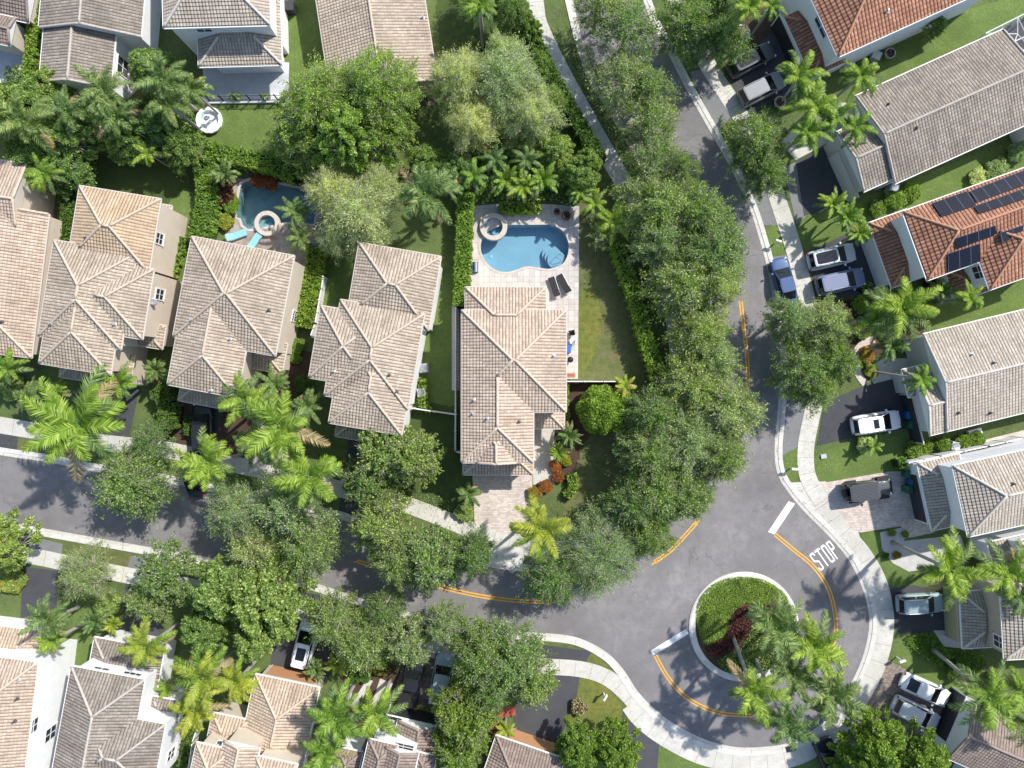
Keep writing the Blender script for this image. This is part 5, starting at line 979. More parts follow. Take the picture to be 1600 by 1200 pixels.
# ---------------------------------------------------------------- vehicles
def car(px, py, ang, label, paint='white', kind='suv', L=4.75, group='cars parked on the driveways', roofmat_=None, sunroof=None, lightbar=False):
    Wd = {'suv': 1.94, 'sedan': 1.84, 'pickup': 2.0, 'jeep': 1.86, 'wagon': 1.88}[kind]; Ht = {'suv': 1.68, 'sedan': 1.44, 'pickup': 1.85, 'jeep': 1.83, 'wagon': 1.55}[kind]
    belt = Ht*.60; hood = belt*.97 if kind != 'sedan' else belt*.93; g0 = .26
    p = P(px, py, Ht*.7); o = empty('parked_car' if kind != 'jeep' else 'off_road_car', label, {'pickup': 'pickup truck', 'jeep': 'car'}.get(kind, 'car'), (p.x, p.y, .03), R(ang), group)
    pm = MAT['car_'+paint]; hw = Wd/2
    # stations from tail to nose: x, half-width, top height
    if kind == 'jeep': st = [(-.5, .80, .75, .9), (-.485, .92, .95, 1), (-.3, .95, 1, 1), (.12, .95, 1, 1), (.2, .80, .98, 1), (.44, .74, .96, 1), (.48, .74, .9, 1)]
    elif kind == 'pickup': st = [(-.5, .88, .8, 1), (-.485, .97, 1, 1), (-.3, 1, 1.02, 1), (0, 1, 1, 1), (.25, .99, 1.0, 1), (.43, .94, .95, 1), (.49, .78, .78, 1), (.5, .6, .65, 1)]
    else: st = [(-.505, .74, .66, 1), (-.497, .86, .80, 1), (-.47, .95, .95, 1), (-.40, .99, 1.0, 1), (-.25, 1, 1.02, 1), (0, 1, 1.0, 1), (.2, 1, .99, 1), (.34, .99, .95, 1), (.42, .97, .91, 1), (.465, .94, .86, 1), (.492, .88, .79, 1), (.508, .80, .66, 1)]
    B = MB(); prof = lambda w, zt: [(-w, g0), (-w, .5), (-w*1.0, zt*.78), (-w*.93, zt*.95), (-w*.80, zt), (0, zt*1.02), (w*.80, zt), (w*.93, zt*.95), (w, zt*.78), (w, .5), (w, g0)]
    n = 11; vs_ = []
    bow = lambda x, y: x*L - (math.copysign(1, x)*max(0, abs(x)-.28)/.22*(abs(y)/hw)**2.5*.065*L if kind != 'jeep' else 0)
    for x, wf, zf, _ in st: vs_ += [(bow(x, y), y, z) for y, z in prof(hw*wf, belt*zf)]
    fs = [(i*n+k, (i+1)*n+k, (i+1)*n+k+1, i*n+k+1) for i in range(len(st)-1) for k in range(n-1)] + [(i*n, i*n+n-1, (i+1)*n+n-1, (i+1)*n) for i in range(len(st)-1)]
    fs += [tuple(range(n)), tuple(range(len(vs_)-1, len(vs_)-1-n, -1))]
    B.add(vs_, fs); b = B.build('body', pm, o, True)
    m = b.modifiers.new('Subdivision', 'SUBSURF'); m.levels = m.render_levels = 1
    # cabin: base and roof outlines
    if kind == 'pickup': xr0, xr1, xf1, xf0 = -.12, -.09, .12, .24
    elif kind == 'jeep': xr0, xr1, xf1, xf0 = -.46, -.45, .14, .19
    elif kind == 'sedan': xr0, xr1, xf1, xf0 = -.37, -.20, .06, .27
    else: xr0, xr1, xf1, xf0 = (-.46, -.36, .08, .25) if kind == 'wagon' else (-.465, -.415, .05, .27)
    wb, wt = hw*.92, hw*.72 if kind != 'jeep' else hw*.84; zb, zt = belt*.97, Ht
    xs = [(xr0, 0), (xr1, 1), (xf1, 1), (xf0, 0)]; base = [(xr0*L, -wb), (xf0*L, -wb*.9), (xf0*L, wb*.9), (xr0*L, wb)]
    if kind in ('suv', 'sedan', 'wagon'): base[0] = (xr0*L, -wb*.84); base[3] = (xr0*L, wb*.84)
    top = [(xr1*L, -wt), (xf1*L, -wt), (xf1*L, wt), (xr1*L, wt)]; mid = (xr1*.45+xf1*.55)*L
    C = MB(); vb = [Vector((x, y, zb)) for x, y in base] + [Vector((x, y, zt-.04)) for x, y in top]
    C.add(vb, [(0, 1, 5, 4), (1, 2, 6, 5), (2, 3, 7, 6), (3, 0, 4, 7)]); C.build('pillars', pm, b)
    Rf = MB(); q = [(xr1*L-.06, wt*.72), (xr1*L-.01, wt*.90), (xr1*L+.14, wt), ((xr1+xf1)/2*L, wt*1.04), (xf1*L-.16, wt), (xf1*L, wt*.90), (xf1*L+.06, wt*.70)]
    ol = [(x, -y) for x, y in q] + [(x, y) for x, y in q[::-1]]; Rf.prism(ol, zt-.06, zt+.0); inn = [(x*.94+mid*.06, y*.88) for x, y in ol]; Rf.prism(inn, zt-.01, zt+.025)
    rp = Rf.build('roof_panel', MAT['car_'+paint], o)
    if roofmat_: Rg = MB(); Rg.prism([(x*.84+mid*.16, y*.76) for x, y in ol], zt+.02, zt+.035); Rg.build('glass_roof', MAT['car_glass'], rp)
    def pane(name, a, b_, c, d, k=.86, parent=None):
        pts = [Vector(x) for x in (a, b_, c, d)]; ce = sum(pts, Vector())/4; nn = (pts[1]-pts[0]).cross(pts[3]-pts[0]).normalized()
        if nn.dot(ce-Vector((mid, 0, zb))) < 0: nn = -nn
        pts = [ce + (p_-ce)*k for p_ in pts]; M_ = MB(); M_.add([p_+nn*.012 for p_ in pts]+[p_-nn*.01 for p_ in pts], [(0, 1, 2, 3), (7, 6, 5, 4), (0, 4, 5, 1), (1, 5, 6, 2), (2, 6, 7, 3), (3, 7, 4, 0)]); M_.build(name, MAT['car_glass'], parent or o)
    pane('windshield', vb[1], vb[2], vb[6], vb[5], .93); pane('rear_window', vb[0], vb[3], vb[7], vb[4], .86)
    for i, j in ((0, 1), (3, 2)):
        mb_, mt_ = (vb[i]+vb[j])/2, (vb[i+4]+vb[j+4])/2; pane('side_window', vb[i], mb_, mt_, vb[i+4], .86); pane('side_window', mb_, vb[j], vb[j+4], mt_, .86)
    if sunroof: 
        s_ = MB(); s_.prism([(mid+sunroof[0]-sunroof[1]/2, -wt*.62), (mid+sunroof[0]+sunroof[1]/2, -wt*.62), (mid+sunroof[0]+sunroof[1]/2, wt*.62), (mid+sunroof[0]-sunroof[1]/2, wt*.62)], zt+.02, zt+.04); s_.build('sunroof', MAT['car_glass'], o)
    if kind == 'suv':
        for y in (-wt*.93, wt*.93):
            r_ = MB(); r_.tube([(xr1*L+.2, y, zt+.01), (xr1*L+.3, y, zt+.06), (xf1*L-.4, y, zt+.06), (xf1*L-.3, y, zt+.01)], .02, 5); r_.build('roof_rail', MAT['chrome'], o)
    if kind == 'pickup':
        t_ = MB(); t_.prism([(-.47*L, -hw*.84), (-.14*L, -hw*.84), (-.14*L, hw*.84), (-.47*L, hw*.84)], belt, belt+.05)
        for y in (-.45, 0, .45): t_.box((-.305*L, y, belt+.06), (.32*L, .03, .03))
        t_.build('bed_cover', MAT['black'] if paint == 'black' else MAT['car_'+paint], o)
    if kind == 'jeep':
        t_ = MB()
        for k in range(11): t_.box((-.16*L, -wt*.85+k*wt*.17, zt+.035), (.55*L, .035, .02))
        t_.build('roof_ribs', MAT['black'], o); t_ = MB(); t_.tube([(-.54*L, 0, 1.0), (-.49*L, 0, 1.0)], .38, 16); t_.build('spare_wheel', MAT['tyre'], o)
        for s_ in (-1, 1):
            for x in (.33, -.33):
                t_ = MB(); t_.box((x*L, s_*hw*.98, .86), (.95, .34, .07), 0); t_.build('fender', MAT['black'], o)
        t_ = MB(); t_.box((.52*L, 0, .6), (.22, 1.6, .2)); t_.build('bumper', MAT['black'], o)
    for x in (-.31, .32):
        for s_ in (-1, 1):
            t_ = MB(); t_.tube([(x*L, s_*(hw-.20), .34), (x*L, s_*(hw+.0), .34)], .34, 18); wh = t_.build('wheel', MAT['tyre'], o); t_ = MB(); t_.tube([(x*L, s_*(hw-.01), .34), (x*L, s_*(hw+.012), .34)], .21, 12); t_.build('rim', MAT['chrome'], wh)
    for s_ in (-1, 1):
        t_ = MB(); t_.box((.448*L if kind != 'jeep' else .48*L, s_*hw*.70, belt*.78), (.16, .28, .07), -s_*.45); t_.build('headlight', MAT['lens_clear'], o)
        t_ = MB(); t_.box((-.466*L, s_*hw*.74, belt*.86), (.09, .26, .12), s_*.45); t_.build('tail_light', MAT['lens_red'], o)
        t_ = MB(); t_.box((xf0*L-.32, s_*(hw+.09), zb+.06), (.16, .22, .13), s_*.25); t_.build('mirror', pm, o)
    for x in (.02, -.16 if kind != 'pickup' else -.05):
        pass
    return o
car(1175, 91, 27, 'dark hatchback with a glass roof on the top black driveway', 'gunmetal', 'wagon', 5.0, roofmat_='glass')
car(1192, 136, 27, 'grey car half hidden by a palm on the top black driveway', 'grey', 'suv', 4.7)
car(1302, 400, 13, 'silver car with a black roof above the slate blue car', 'silver', 'suv', 4.8, roofmat_='black')
car(1316, 439, 13, 'slate blue car beside the silver car with a black roof', 'slate_blue', 'suv', 4.9)
car(1227, 440, 104, 'blue sedan parked on the street edge half under a tree', 'blue', 'sedan', 4.9, group='cars parked along the kerb')
car(1372, 661, 9, 'white car with a small dark sunroof beside the blue and green bins', 'white', 'suv', 4.9, sunroof=(.35, .5))
car(1359, 766, 8, 'grey off-roader with a ribbed roof and spare wheel on the pink driveway', 'gunmetal', 'jeep', 4.5)
car(1441, 945, 3, 'teal-grey car beside the tan garage door', 'pale_teal', 'suv', 4.6)
car(1448, 1080, -24, 'white sedan with a dark rear window, upper one of two on the brown driveway', 'white', 'sedan', 5.1)
car(1434, 1118, -26, 'silver-white car, lower one of two on the brown driveway', 'silver', 'suv', 4.9)
car(475, 1008, 76, 'white car with a large dark sunroof above the orange garage door', 'white', 'suv', 4.8, sunroof=(.05, 1.2))
car(642, 1068, 78, 'black pickup in front of the black garage opening', 'black', 'pickup', 5.2)
car(690, 1062, 80, 'pale silver pickup beside the black pickup', 'pale_teal', 'pickup', 5.3)
car(314, 668, 92, 'black car parked by the red brick garage front', 'black', 'suv', 4.8)
car(300, 742, 100, 'dark car on the street mostly hidden by the bright kerb palm', 'black', 'sedan', 4.6, group='cars parked along the kerb')
car(1300, 1192, 110, 'black car cut by the bottom edge below the roundabout', 'black', 'suv', 4.7)

# ---------------------------------------------------------------- pools
def pool(px, label, wat, plaster, depth=1.35, cop=.32, zt=.06, wz=-.04, spa=False):
    pts = px
    cx, cy = sum(p[0] for p in pts)/len(pts), sum(p[1] for p in pts)/len(pts); o = empty('swimming_pool' if not spa else 'spa', label, 'pool' if not spa else 'hot tub', (cx, cy, 0), 0)
    L = [(p[0]-cx, p[1]-cy) for p in pts]; n = len(L); ar = sum(L[i][0]*L[(i+1) % n][1]-L[(i+1) % n][0]*L[i][1] for i in range(n))
    if ar < 0: L = L[::-1]
    ext = L[-1:] + L + L[:1]; out = offs(ext, -cop)[1:-1]
    b = [(x, y, zt) for x, y in L] + [(x, y, wz-depth) for x, y in L]; mb = MB(); mb.add(b, [((i+1) % n, i, i+n, (i+1) % n+n) for i in range(n)])
    tri = tessellate_polygon([[Vector((x, y, 0)) for x, y in L]]); f2 = []
    for t_ in tri:
        a = Vector((*L[t_[0]], 0)); b_ = Vector((*L[t_[1]], 0)); c = Vector((*L[t_[2]], 0)); t2 = t_ if (b_-a).cross(c-a).z > 0 else t_[::-1]; f2.append(tuple(t2))
    mb.add([(x, y, wz-depth) for x, y in L], f2); mb.build('basin', MAT[plaster], o)
    w_ = MB(); w_.add([(x, y, wz) for x, y in L], f2); w_.build('water', MAT[wat], o)
    c_ = MB(); c_.add([(x, y, zt+.03) for x, y in L] + [(x, y, zt+.03) for x, y in out] + [(x, y, -.3 if not spa else 0) for x, y in out] + [(x, y, zt-.1) for x, y in L],
        [(i, (i+1) % n+n, i+n)[:0] or (i, i+n, (i+1) % n+n, (i+1) % n) for i in range(n)] + [(i+n, i+2*n, (i+1) % n+2*n, (i+1) % n+n) for i in range(n)] + [(i, (i+1) % n, (i+1) % n+3*n, i+3*n) for i in range(n)]); c_.build('coping', MAT['coping'], o)
    return o, L
o, _ = pool(POOL1, 'kidney shaped light blue swimming pool in a pale paved deck', 'pool_water', 'plaster_blue', 1.3, .22, .03, -.06)
t_ = MB(); c = P(774, 357) - o.location
for k in range(3): t_.prism([(P(870-k*4, 405-k*5).x-o.location.x+.9*math.cos(a), P(870-k*4, 405-k*5).y-o.location.y+.9*math.sin(a)) for a in [i*2*math.pi/20 for i in range(20)]], -1.36, -.45-.28*k-.0)
t_.build('steps', MAT['plaster_blue'], o)
for pts in ([(868, 402), (872, 399), (878, 401), (882, 404)], [(862, 408), (866, 404), (872, 406), (877, 409)]):
    mb = MB(); q = [P(x, y) for x, y in pts]; mb.tube([(q[0].x-o.location.x, q[0].y-o.location.y, -.1), (q[1].x-o.location.x, q[1].y-o.location.y, .65), (q[2].x-o.location.x, q[2].y-o.location.y, .75), (q[3].x-o.location.x, q[3].y-o.location.y, .05)], .025, 6); mb.build('handrail', MAT['chrome'], o)
o2, _ = pool(POOL2, 'dark-blue swimming pool half covered by a feathery tree', 'pool_water_deep', 'plaster_teal', 1.5, .25, .03, -.06)
mb = MB(); mb.prism(circ(.14, n=12, c=Vector((P(767, 397).x-o.location.x, P(767, 397).y-o.location.y))), -1.37, -1.30); mb.build('main_drain', MAT['plaster_light'], o)
def ring_spa(px, py, r, label, plaster, wat):
    c = P(px, py, .4); o = empty('spa', label, 'hot tub', (c.x, c.y, 0)); ri = S(r)*.68; ro = S(r)
    mb = MB(); mb.lathe((0, 0, 0), [(ro+.03, -.1), (ro, .36), (ro+.04, .42), (ro, .46), (ri, .46), (ri-.02, .40)], 36, cap=False); mb.build('rim', MAT['coping'], o, False)
    mb = MB(); mb.lathe((0, 0, 0), [(ri, .44), (ri, -.1), (ri*.66, -.14), (ri*.62, -.5), (.3, -.52), (.01, -.52)], 32); mb.build('basin', MAT[plaster], o)
    mb = MB(); mb.prism(circ(ri, n=32, c=Vector((0, 0))), .345, .35); w_ = MB(); w_.add([(x, y, .35) for x, y in circ(ri, n=32, c=Vector((0, 0)))], [tuple(range(32))][:0] or [tuple(range(33))]); w_.build('water', MAT[wat], o)
    mb = MB(); mb.lathe((0, 0, -.51), [(.001, 0), (.28, 0), (.28, .02), (.001, .025)], 14); mb.build('drain_cover', MAT['plaster_light'], o)
ring_spa(771, 354, 21, 'round raised spa at the corner of the kidney shaped pool', 'plaster_blue', 'pool_water')
ring_spa(417, 349, 19, 'round raised spa at the edge of the dark-blue pool', 'plaster_teal', 'pool_water_deep')
# ---------------------------------------------------------------- furniture, bins, signs and other small things
def lounger(px, py, ang, label, mat, Lg=1.95, frame='black'):
    p = P(px, py, .4); o = empty('sun_lounger', label, 'sun lounger', (p.x, p.y, .03), R(ang), 'sun loungers by the pools')
    mb = MB(); mb.box((-.3, 0, .33), (1.35, .62, .07)); mb.build('seat', MAT[mat], o)
    mb = MB(); a = R(22); mb.add([(.38, -.31, .32), (.98, -.31, .58), (.98, .31, .58), (.38, .31, .32), (.36, -.31, .39), (.95, -.31, .65), (.95, .31, .65), (.36, .31, .39)], [(3, 2, 1, 0), (4, 5, 6, 7), (0, 1, 5, 4), (1, 2, 6, 5), (2, 3, 7, 6), (3, 0, 4, 7)]); mb.build('backrest', MAT[mat], o)
    mb = MB(); [mb.tube([(-.98, s*.34, .3), (.4, s*.34, .3), (1.0, s*.34, .58)], .022, 5) for s in (-1, 1)]; mb.tube([(1.0, -.34, .58), (1.04, 0, .6), (1.0, .34, .58)], .022, 5); mb.build('frame', MAT[frame], o)
    for x in (-.85, .55):
        for s in (-1, 1): mb = MB(); mb.tube([(x, s*.33, 0), (x, s*.33, .3)], .02, 5); mb.build('leg', MAT[frame], o)
lounger(866, 448, -72, 'black lounger nearer the house on the kidney pool deck', 'mesh_black', frame='metal_grey'); lounger(881, 443, -62, 'black lounger nearer the lawn on the kidney pool deck', 'mesh_black', frame='metal_grey')
lounger(370, 367, 200, 'light blue lounger further left by the dark-blue pool', 'cushion_blue', frame='metal_grey'); lounger(396, 379, 236, 'light blue lounger touching the roof edge by the dark-blue pool', 'cushion_blue', frame='metal_grey')
def bin_(px, py, col, label):
    p = P(px, py, .9); o = empty('wheeled_bin', label, 'bin', (p.x, p.y, .03), R(random.uniform(-15, 5)), 'wheeled bins beside the garages')
    mb = MB(); mb.add([(-.24, -.27, .08), (.24, -.27, .08), (.24, .27, .08), (-.24, .27, .08), (-.33, -.36, 1.0), (.33, -.36, 1.0), (.33, .36, 1.0), (-.33, .36, 1.0)], [(3, 2, 1, 0), (0, 1, 5, 4), (1, 2, 6, 5), (2, 3, 7, 6), (3, 0, 4, 7)]); mb.build('body', MAT[col], o)
    mb = MB(); mb.box((0, 0, 1.03), (.72, .76, .06)); mb.box((.02, 0, 1.08), (.5, .55, .06), tap=.8); mb.build('lid', MAT[col], o); mb = MB(); mb.tube([(.36, -.3, .98), (.42, 0, .98), (.36, .3, .98)], .02, 5); mb.build('handle', MAT['black'], o)
    for s in (-1, 1): mb = MB(); mb.tube([(.22, s*.3, .1), (.22, s*.35, .1)], .1, 10); mb.build('wheel', MAT['tyre'], o)
bin_(1421, 649, 'bin_blue', 'blue bin in front of the white car'); bin_(1424, 664, 'bin_green', 'green bin below the blue bin in front of the white car')
bin_(1419, 741, 'bin_green', 'green bin nearest the oval hedge on the pink driveway'); bin_(1426, 752, 'bin_blue', 'blue bin between two green bins on the pink driveway'); bin_(1419, 764, 'bin_green', 'green bin lowest of three on the pink driveway')
def mailbox(px, py, ang, label, mat='fence_white'):
    p = P(px, py, .5); o = empty('mailbox', label, 'mailbox', (p.x, p.y, 0), R(ang), 'mailboxes along the kerb')
    mb = MB(); mb.box((0, 0, .5), (.10, .10, 1.0)); mb.build('post', MAT[mat], o); mb = MB(); mb.box((.05, 0, 1.02), (.6, .10, .07)); mb.build('arm', MAT[mat], o)
    mb = MB(); mb.prism([(-.25, -.12), (.33, -.12), (.33, .12), (-.25, .12)], 1.06, 1.18); mb.tube([(-.25, 0, 1.18), (.33, 0, 1.18)], .12, 12); mb.build('box', MAT[mat], o); mb = MB(); mb.box((.1, .13, 1.3), (.04, .02, .14)); mb.build('flag', MAT['lens_red'], o)
mailbox(1213, 379, 160, 'white mailbox on the verge above the blue sedan'); mailbox(1238, 732, 175, 'white mailbox on the verge wedge above the pink driveway'); mailbox(944, 1086, 60, 'white mailbox on the yellowing verge beside the wide asphalt drive'); mailbox(1405, 1029, 200, 'white mailbox on the grass right of the roundabout')
def ac(px, py, ang, label):
    p = P(px, py, .8); o = empty('air_conditioner', label, 'air conditioner', (p.x, p.y, 0), R(ang), 'outdoor air conditioning units')
    mb = MB(); mb.box((0, 0, .05), (.95, .95, .1)); mb.build('pad', MAT['walk'], o); mb = MB(); mb.box((0, 0, .47), (.78, .78, .72)); [mb.box((0, 0, .2+.09*k), (.81, .81, .03)) for k in range(6)]; mb.build('housing', MAT['metal_grey'], o)
    mb = MB(); mb.lathe((0, 0, .83), [(.001, .0), (.30, 0), (.30, .02), (.001, .025)], 18); mb.build('fan_opening', MAT['black'], o); mb = MB()
    [mb.box((0, 0, .87), (.62, .02, .012), math.pi*k/6) for k in range(6)]; mb.lathe((0, 0, .865), [(.32, 0), (.34, .02)], 18); mb.build('fan_guard', MAT['chrome'], o)
ac(658, 613, 10, 'air conditioner beside the yellow-green hedge of the stepped hip house'); ac(1494, 697, -12, 'air conditioner between round shrubs above the pale roofed house'); ac(661, 575, 10, 'air conditioner at the white side wall of the stepped hip house'); ac(1327, 101, -24, 'air conditioner below the top right red tiled house'); ac(672, 108, -8, 'air conditioner against the wall of the long beige gabled roof'); ac(1398, 293, -20, 'air conditioner below the eave of the long grey roof')
def wallbox_ac(px, py, label):
    pass
# grill, urns, toys on the pool house terrace
p = P(743, 424, 1.0); o = empty('barbecue', 'stainless barbecue on a stone counter left of the kidney pool', 'barbecue', (p.x, p.y, .03))
mb = MB(); mb.box((-.1, -.5, .45), (.85, 2.3, .9)); mb.build('counter', MAT['stone'], o); mb = MB(); mb.prism([(-.32, -.1), (.28, -.1), (.28, .85), (-.32, .85)], .9, 1.1); mb.tube([(-.02, -.1, 1.08), (-.02, .85, 1.08)], .26, 14); mb.build('hood', MAT['chrome'], o); mb = MB(); mb.tube([(.25, 0, 1.2), (.25, .75, 1.2)], .02, 6); mb.build('handle', MAT['metal_grey'], o)
for px, py, r, lb, mt in ((885, 337, .45, 'larger dark tipped urn at the corner of the kidney pool deck', 'terracotta'), (870, 331, .32, 'smaller dark pot beside the urn on the kidney pool deck', 'terracotta')):
    p = P(px, py, .5); o = empty('garden_urn', lb, 'urn', (p.x, p.y, .03)); mb = MB(); mb.lathe((0, 0, 0), [(r*.5, 0), (r, .35), (r*1.02, .55), (r*.7, .8), (r*.85, .9), (r*.7, .9), (r*.6, .6)], 18); mb.build('pot', MAT['door_brown'], o, True); mb = MB(); mb.lathe((0, 0, .62), [(.001, .02), (r*.65, 0)], 12); mb.build('soil', MAT['soil'], o)
def chair_(px, py, ang, label, mat, z=.03):
    p = P(px, py, .5); o = empty('patio_chair', label, 'chair', (p.x, p.y, z), R(ang), 'chairs beside the pool house')
    mb = MB(); mb.box((0, 0, .42), (.5, .5, .05)); mb.build('seat', MAT[mat], o); mb = MB(); mb.box((-.26, 0, .68), (.05, .5, .48)); mb.build('backrest', MAT[mat], o)
    for x in (-.22, .22):
        for s in (-.22, .22): mb = MB(); mb.tube([(x, s, 0), (x, s, .42)], .018, 5); mb.build('leg', MAT['metal_grey'], o)
chair_(893, 520, 190, 'dark folding chair topmost beside the right wall of the pool house', 'mesh_black'); chair_(895, 533, 170, 'white folding chair under the dark one beside the pool house', 'fence_white')
p = P(887, 545, .5); o = empty('storage_box', 'blue storage box against the right wall of the pool house', 'box', (p.x, p.y, .03)); mb = MB(); mb.box((0, 0, .3), (.55, .75, .6)); mb.build('body', MAT['blue_toy'], o); mb = MB(); mb.box((0, 0, .63), (.6, .8, .06), tap=.92); mb.build('lid', MAT['blue_toy'], o)
p = P(891, 562, .5); o = empty('kettle_grill', 'round black grill near the lower end of the pool house terrace', 'barbecue', (p.x, p.y, .03)); mb = MB(); mb.lathe((0, 0, .6), [(.05, -.2), (.26, -.1), (.29, .06), (.2, .2), (.01, .27)], 18); mb.build('bowl', MAT['black'], o, True)
for a in (0, 2.1, 4.2): mb = MB(); mb.tube([(.15*math.cos(a), .15*math.sin(a), .5), (.3*math.cos(a), .3*math.sin(a), 0)], .015, 5); mb.build('leg', MAT['metal_grey'], o)
p = P(891, 586, .2); o = empty('timber_step', 'reddish wooden step at the lower end of the pool house terrace', 'step', (p.x, p.y, 0)); mb = MB(); [mb.box((0, -.12+.12*k, .12), (1.0, .1, .06)) for k in range(3)]; mb.build('tread', MAT['terracotta'], o); mb = MB(); [mb.box((x, 0, .05), (.06, .34, .09)) for x in (-.4, .4)]; mb.build('base', MAT['terracotta'], o)
# scalloped fountain
p = P(326, 187, .5); o = empty('fountain', 'white scalloped stone fountain on the upper lawn', 'fountain', (p.x, p.y, 0))
sc_ = lambda a: 1+.035*abs(math.cos(a*7)); mb = MB(); mb.lathe((0, 0, 0), [(1.15, 0), (1.18, .38), (1.26, .46), (1.2, .5), (.92, .5), (.88, .3), (.86, .08), (.01, .08)], 84, wob=sc_); mb.build('basin', MAT['fence_white'], o)
mb = MB(); mb.add([(x, y, .34) for x, y in circ(.89, n=32, c=Vector((0, 0)))], [tuple(range(33))]); mb.build('water', MAT['pool_water_deep'], o)
mb = MB(); mb.lathe((0, 0, .05), [(.22, 0), (.12, .2), (.1, .6), (.28, .85), (.32, .9), (.25, .88), (.1, .8), (.08, 1.1), (.22, 1.2), (.05, 1.22), (.01, 1.35)], 20); mb.build('pedestal', MAT['fence_white'], o)
# fences and low walls
def fence(px, label, h=1.1, mat='fence_white', kind='rail', post=1.9, name='fence', th=.06, z0=0, solid=False):
    c = [P(x, y, h) for x, y in px]; o = empty(name, label, 'fence', (c[0].x, c[0].y, z0), 0); rl = MB(); O_ = Vector((c[0].x, c[0].y, 0))
    for a, b in zip(c[:-1], c[1:]):
        L = (b-a).length; n = max(1, round(L/post)); an = math.atan2((b-a).y, (b-a).x); m_ = (a+b)/2-O_
        if solid: rl.box((m_.x, m_.y, h*.5), (L, .04, h*.94), an); rl.box((m_.x, m_.y, h-.03), (L, .09, .07), an)
        else:
            for z in (h-.03, .12): rl.box((m_.x, m_.y, z), (L, .04, .05), an)
            k = int(L/.13)
            for i in range(k): q = a.lerp(b, (i+.5)/k)-O_; rl.box((q.x, q.y, h*.5), (.018, .018, h-.1))
        for i in range(n+1): q = a.lerp(b, i/n)-O_; pm_ = MB(); pm_.box((q.x, q.y, h*.5+.04), (.1, .1, h+.08)); pm_.box((q.x, q.y, h+.1), (.13, .13, .04)); pm_.build('post', MAT[mat], o)
    rl.build('panel' if solid else 'rails', MAT[mat], o); return o
fence([(322, 152), (451, 150)], 'black metal railing along the lower edge of the white terrace', 1.1, 'black', post=1.3, z0=.25)
sheet('terrace_wall', [(318, 150), (452, 148), (452, 161), (320, 163)], 'fence_white', .25, th=.3)
fence([(712, 480), (711, 706), (721, 708)], 'white vinyl fence left of the pool house', 1.7, 'fence_white', solid=True)
fence([(645, 638), (712, 648)], 'white vinyl fence crossing the side lawn', 1.5, 'fence_white', solid=True)
fence([(882, 596), (976, 596)], 'white fence closing the pool lawn below', 1.6, 'fence_white', solid=True)
fence([(505, 432), (492, 505), (485, 525), (492, 528)], 'thin white fence beside the hedge of the stepped hip house', 1.5, 'fence_white', solid=True)
fence([(311, 1128), (300, 1160), (294, 1200)], 'white fence between two houses at the lower left', 1.6, 'fence_white', solid=True)
fence([(1420, 723), (1470, 713), (1545, 697), (1600, 684)], 'white wall along the upper side of the pale roofed house', 1.9, 'fence_white', solid=True, name='garden_wall')
fence([(902, 330), (903, 460)], 'low pale border along the right edge of the pool deck', .12, 'coping', solid=True, name='edging') if 0 else None
def ringwall(pts, label, w, h, mat, wob=0):
    c = G(crom(pts, 6)); O_ = Vector((c[0][0], c[0][1], 0)); mb = MB()
    for i, (a, b) in enumerate(zip(c[:-1], c[1:])):
        a, b = Vector(a), Vector(b); m_ = (a+b)/2; mb.box((m_.x-O_.x, m_.y-O_.y, h/2), ((b-a).length*(1.02 if not wob else .9), w-.003*(i % 3), h-.002*(i % 4)), math.atan2((b-a).y, (b-a).x))
    o = empty('garden_edging', label, 'edging', (O_.x, O_.y, 0)); mb.build('border', MAT[mat], o); return o
ringwall([(582, 1032), (565, 1040), (554, 1058), (548, 1082), (545, 1102)], 'white scalloped stone edging left of the dark shrub', .28, .22, 'fence_white', 1)
ringwall([(1366, 530), (1348, 537), (1336, 555), (1340, 582), (1352, 600)], 'pinkish paved ring round the flower bed on the right', .7, .06, 'coping')
ringwall([(776, 1120), (764, 1150), (757, 1170)], 'dark red path edging at the bottom edge', .9, .05, 'brick_red'); ringwall([(772, 1115), (805, 1110)], 'dark red path strip above the small frangipani', .9, .06, 'brick_red')
for px, py, r, lb in ((1158, 53, 13, 'round white stone ring at the foot of the top palm'),):
    p = P(px, py); o = empty('planter_ring', lb, 'planter', (p.x, p.y, 0)); mb = MB(); mb.lathe((0, 0, 0), [(S(r), 0), (S(r), .25), (S(r)-.12, .25), (S(r)-.14, .1)], 28); mb.build('ring', MAT['fence_white'], o); mb = MB(); mb.lathe((0, 0, .12), [(S(r)-.13, 0), (.001, .03)], 20); mb.build('gravel', MAT['gravel_white'], o)
for px, py, r, lb in ((1218, 160, .55, 'round brown pot under the windblown palm'), (1390, 84, .5, 'round pot with a dark plant below the top right red house')):
    p = P(px, py, .4); o = empty('plant_pot', lb, 'pot', (p.x, p.y, 0)); mb = MB(); mb.lathe((0, 0, 0), [(r*.7, 0), (r, .5), (r*1.05, .55), (r*.88, .55), (r*.85, .4), (.01, .4)], 20); mb.build('pot', MAT['coping'], o, True); mb = MB(); link('foliage', leafcloud('foliage', shell(160, (0, 0, .6), r*.7), .08, ['leaf_purple']), o)
def ubox(px, py, d, ang, label, mat, cat='utility box'):
    p = P(px, py, d[2]); o = empty('utility_box', label, cat, (p.x, p.y, 0), R(ang)); mb = MB(); mb.box((0, 0, d[2]/2), d); mb.build('cabinet', MAT[mat], o); mb = MB(); mb.box((0, 0, d[2]+.02), (d[0]*1.06, d[1]*1.06, .04)); mb.build('lid', MAT[mat], o)
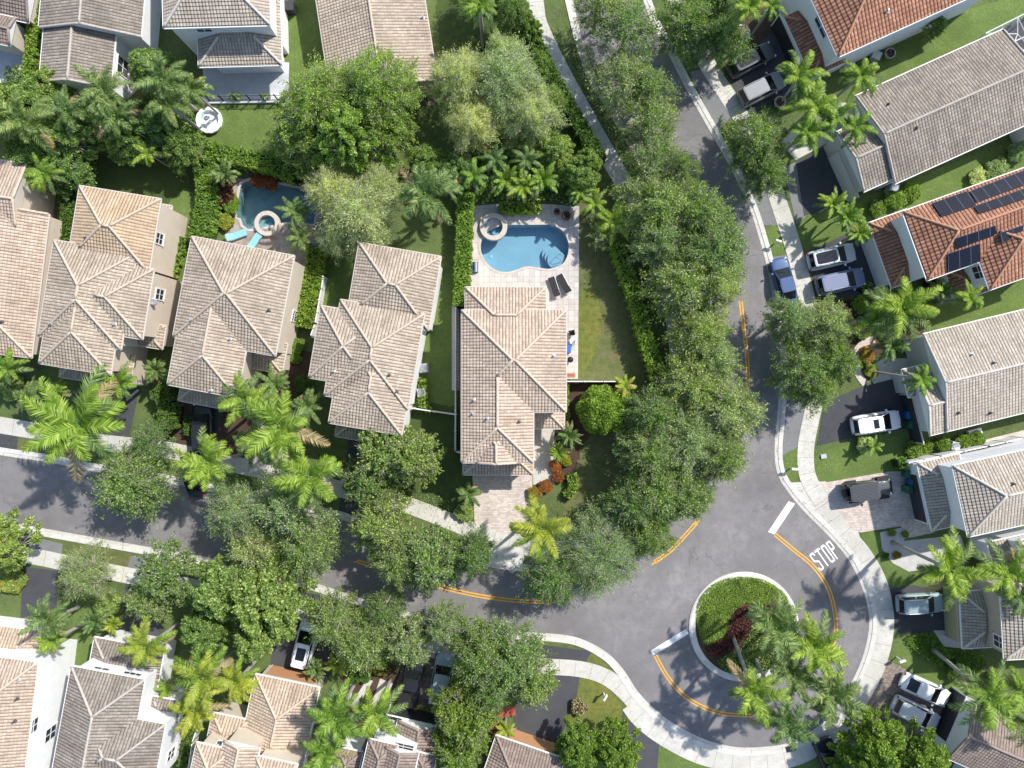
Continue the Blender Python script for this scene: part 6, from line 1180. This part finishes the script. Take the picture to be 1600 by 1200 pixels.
ubox(1287, 713, (.5, .4, .12), 10, 'small grey ground box on the bright lawn', 'metal_grey'); ubox(1370, 86, (.8, .75, .7), -24, 'green-grey square utility box below the top right red house', 'metal_grey'); ubox(1486, 683, (.3, .3, .5), 0, 'small grey box near the round shrubs', 'metal_grey') if 0 else None
ubox(1524, 675, (1.2, .5, .4), 15, 'white low box between the pale grey gabled house and the shrubs', 'fence_white'); ubox(450, 8, (1.0, .9, 1.0), 0, 'dark grey unit at the top edge beside the white house', 'door_dark')
p = P(1235, 1169); mb = MB(); mb.box((p.x, p.y, .09), (.9, .55, .08), R(15)); tag(mb.build('storm_drain', MAT['black']), 'black storm drain grate at the bottom of the roundabout kerb', 'drain')
# satellite dish
hd = [o for o in scene.objects if o.get('label', '').startswith('beige house with an orange-tan')][0]; p = P(239, 471, 5.2)
o = empty('satellite_dish', 'grey satellite dish on the side wall under the orange-tan winged roofs', 'satellite dish', p); mb = MB(); mb.tube([(-.45, 0, -.3), (-.1, 0, -.1), (0, 0, .1)], .03, 6); mb.build('arm', MAT['metal_grey'], o)
mb = MB(); mb.lathe((0, 0, 0), [(.01, 0), (.2, .03), (.36, .10), (.37, .12), (.2, .06), (.01, .03)], 20); d_ = mb.build('dish', MAT['metal_grey'], o, True); d_.rotation_euler = (R(25), R(20), 0)
# screened pool cage
o = empty('pool_cage', 'white framed screen cage at the top right corner over a dark deck', 'pool cage', P(1575, 60)); O_ = o.location.copy(); mb = MB()
q = lambda x, y, z: P(x, y, z)-O_
A_, B_, C_, D_ = (1540, 52), (1640, 2), (1668, 66), (1570, 104)
ln = lambda a, b, n: [(a[0]+(b[0]-a[0])*i/n, a[1]+(b[1]-a[1])*i/n) for i in range(n+1)]
for a, b in zip(ln(A_, B_, 4), ln(D_, C_, 4)): mb.tube([q(*a, 3), q(*b, 3)], .05, 4); mb.tube([q(*a, 3), Vector((*q(*a, 3)[:2], 0))], .05, 4)
for a, b in zip(ln(A_, D_, 2), ln(B_, C_, 2)): mb.tube([q(*a, 3.02), q(*b, 3.02)], .05, 4)
for a, b in ((A_, (1590, 53)), (D_, (1590, 53)), ((1590, 53), (1590, 27)), ((1590, 53), (1619, 85))): mb.tube([q(*a, 3.05), q(*b, 3.05)], .045, 4)
mb.build('frame', MAT['fence_white'], o); sheet('patio', [(1543, 55), (1640, 5), (1665, 64), (1572, 100)], 'asphalt_dark', .03)
# round terrace furniture and small garden things
for px, py, lb in ((364, 152, 'small potted plant on the terrace railing, left one'), (373, 152, 'taller potted plant on the terrace railing'), (414, 152, 'potted plant at the right part of the terrace railing'), (445, 150, 'potted plant at the right corner of the terrace')):
    p = P(px, py, .6); o = empty('potted_plant', lb, 'plant pot', (p.x, p.y, .25), 0, 'potted plants along the terrace railing'); mb = MB(); mb.lathe((0, 0, 0), [(.14, 0), (.2, .3), (.17, .3), (.01, .26)], 12); mb.build('pot', MAT['fence_white'], o); link('foliage', leafcloud('foliage', shell(150, (0, 0, .6), .38), .07, ['leaf_mid']), o)
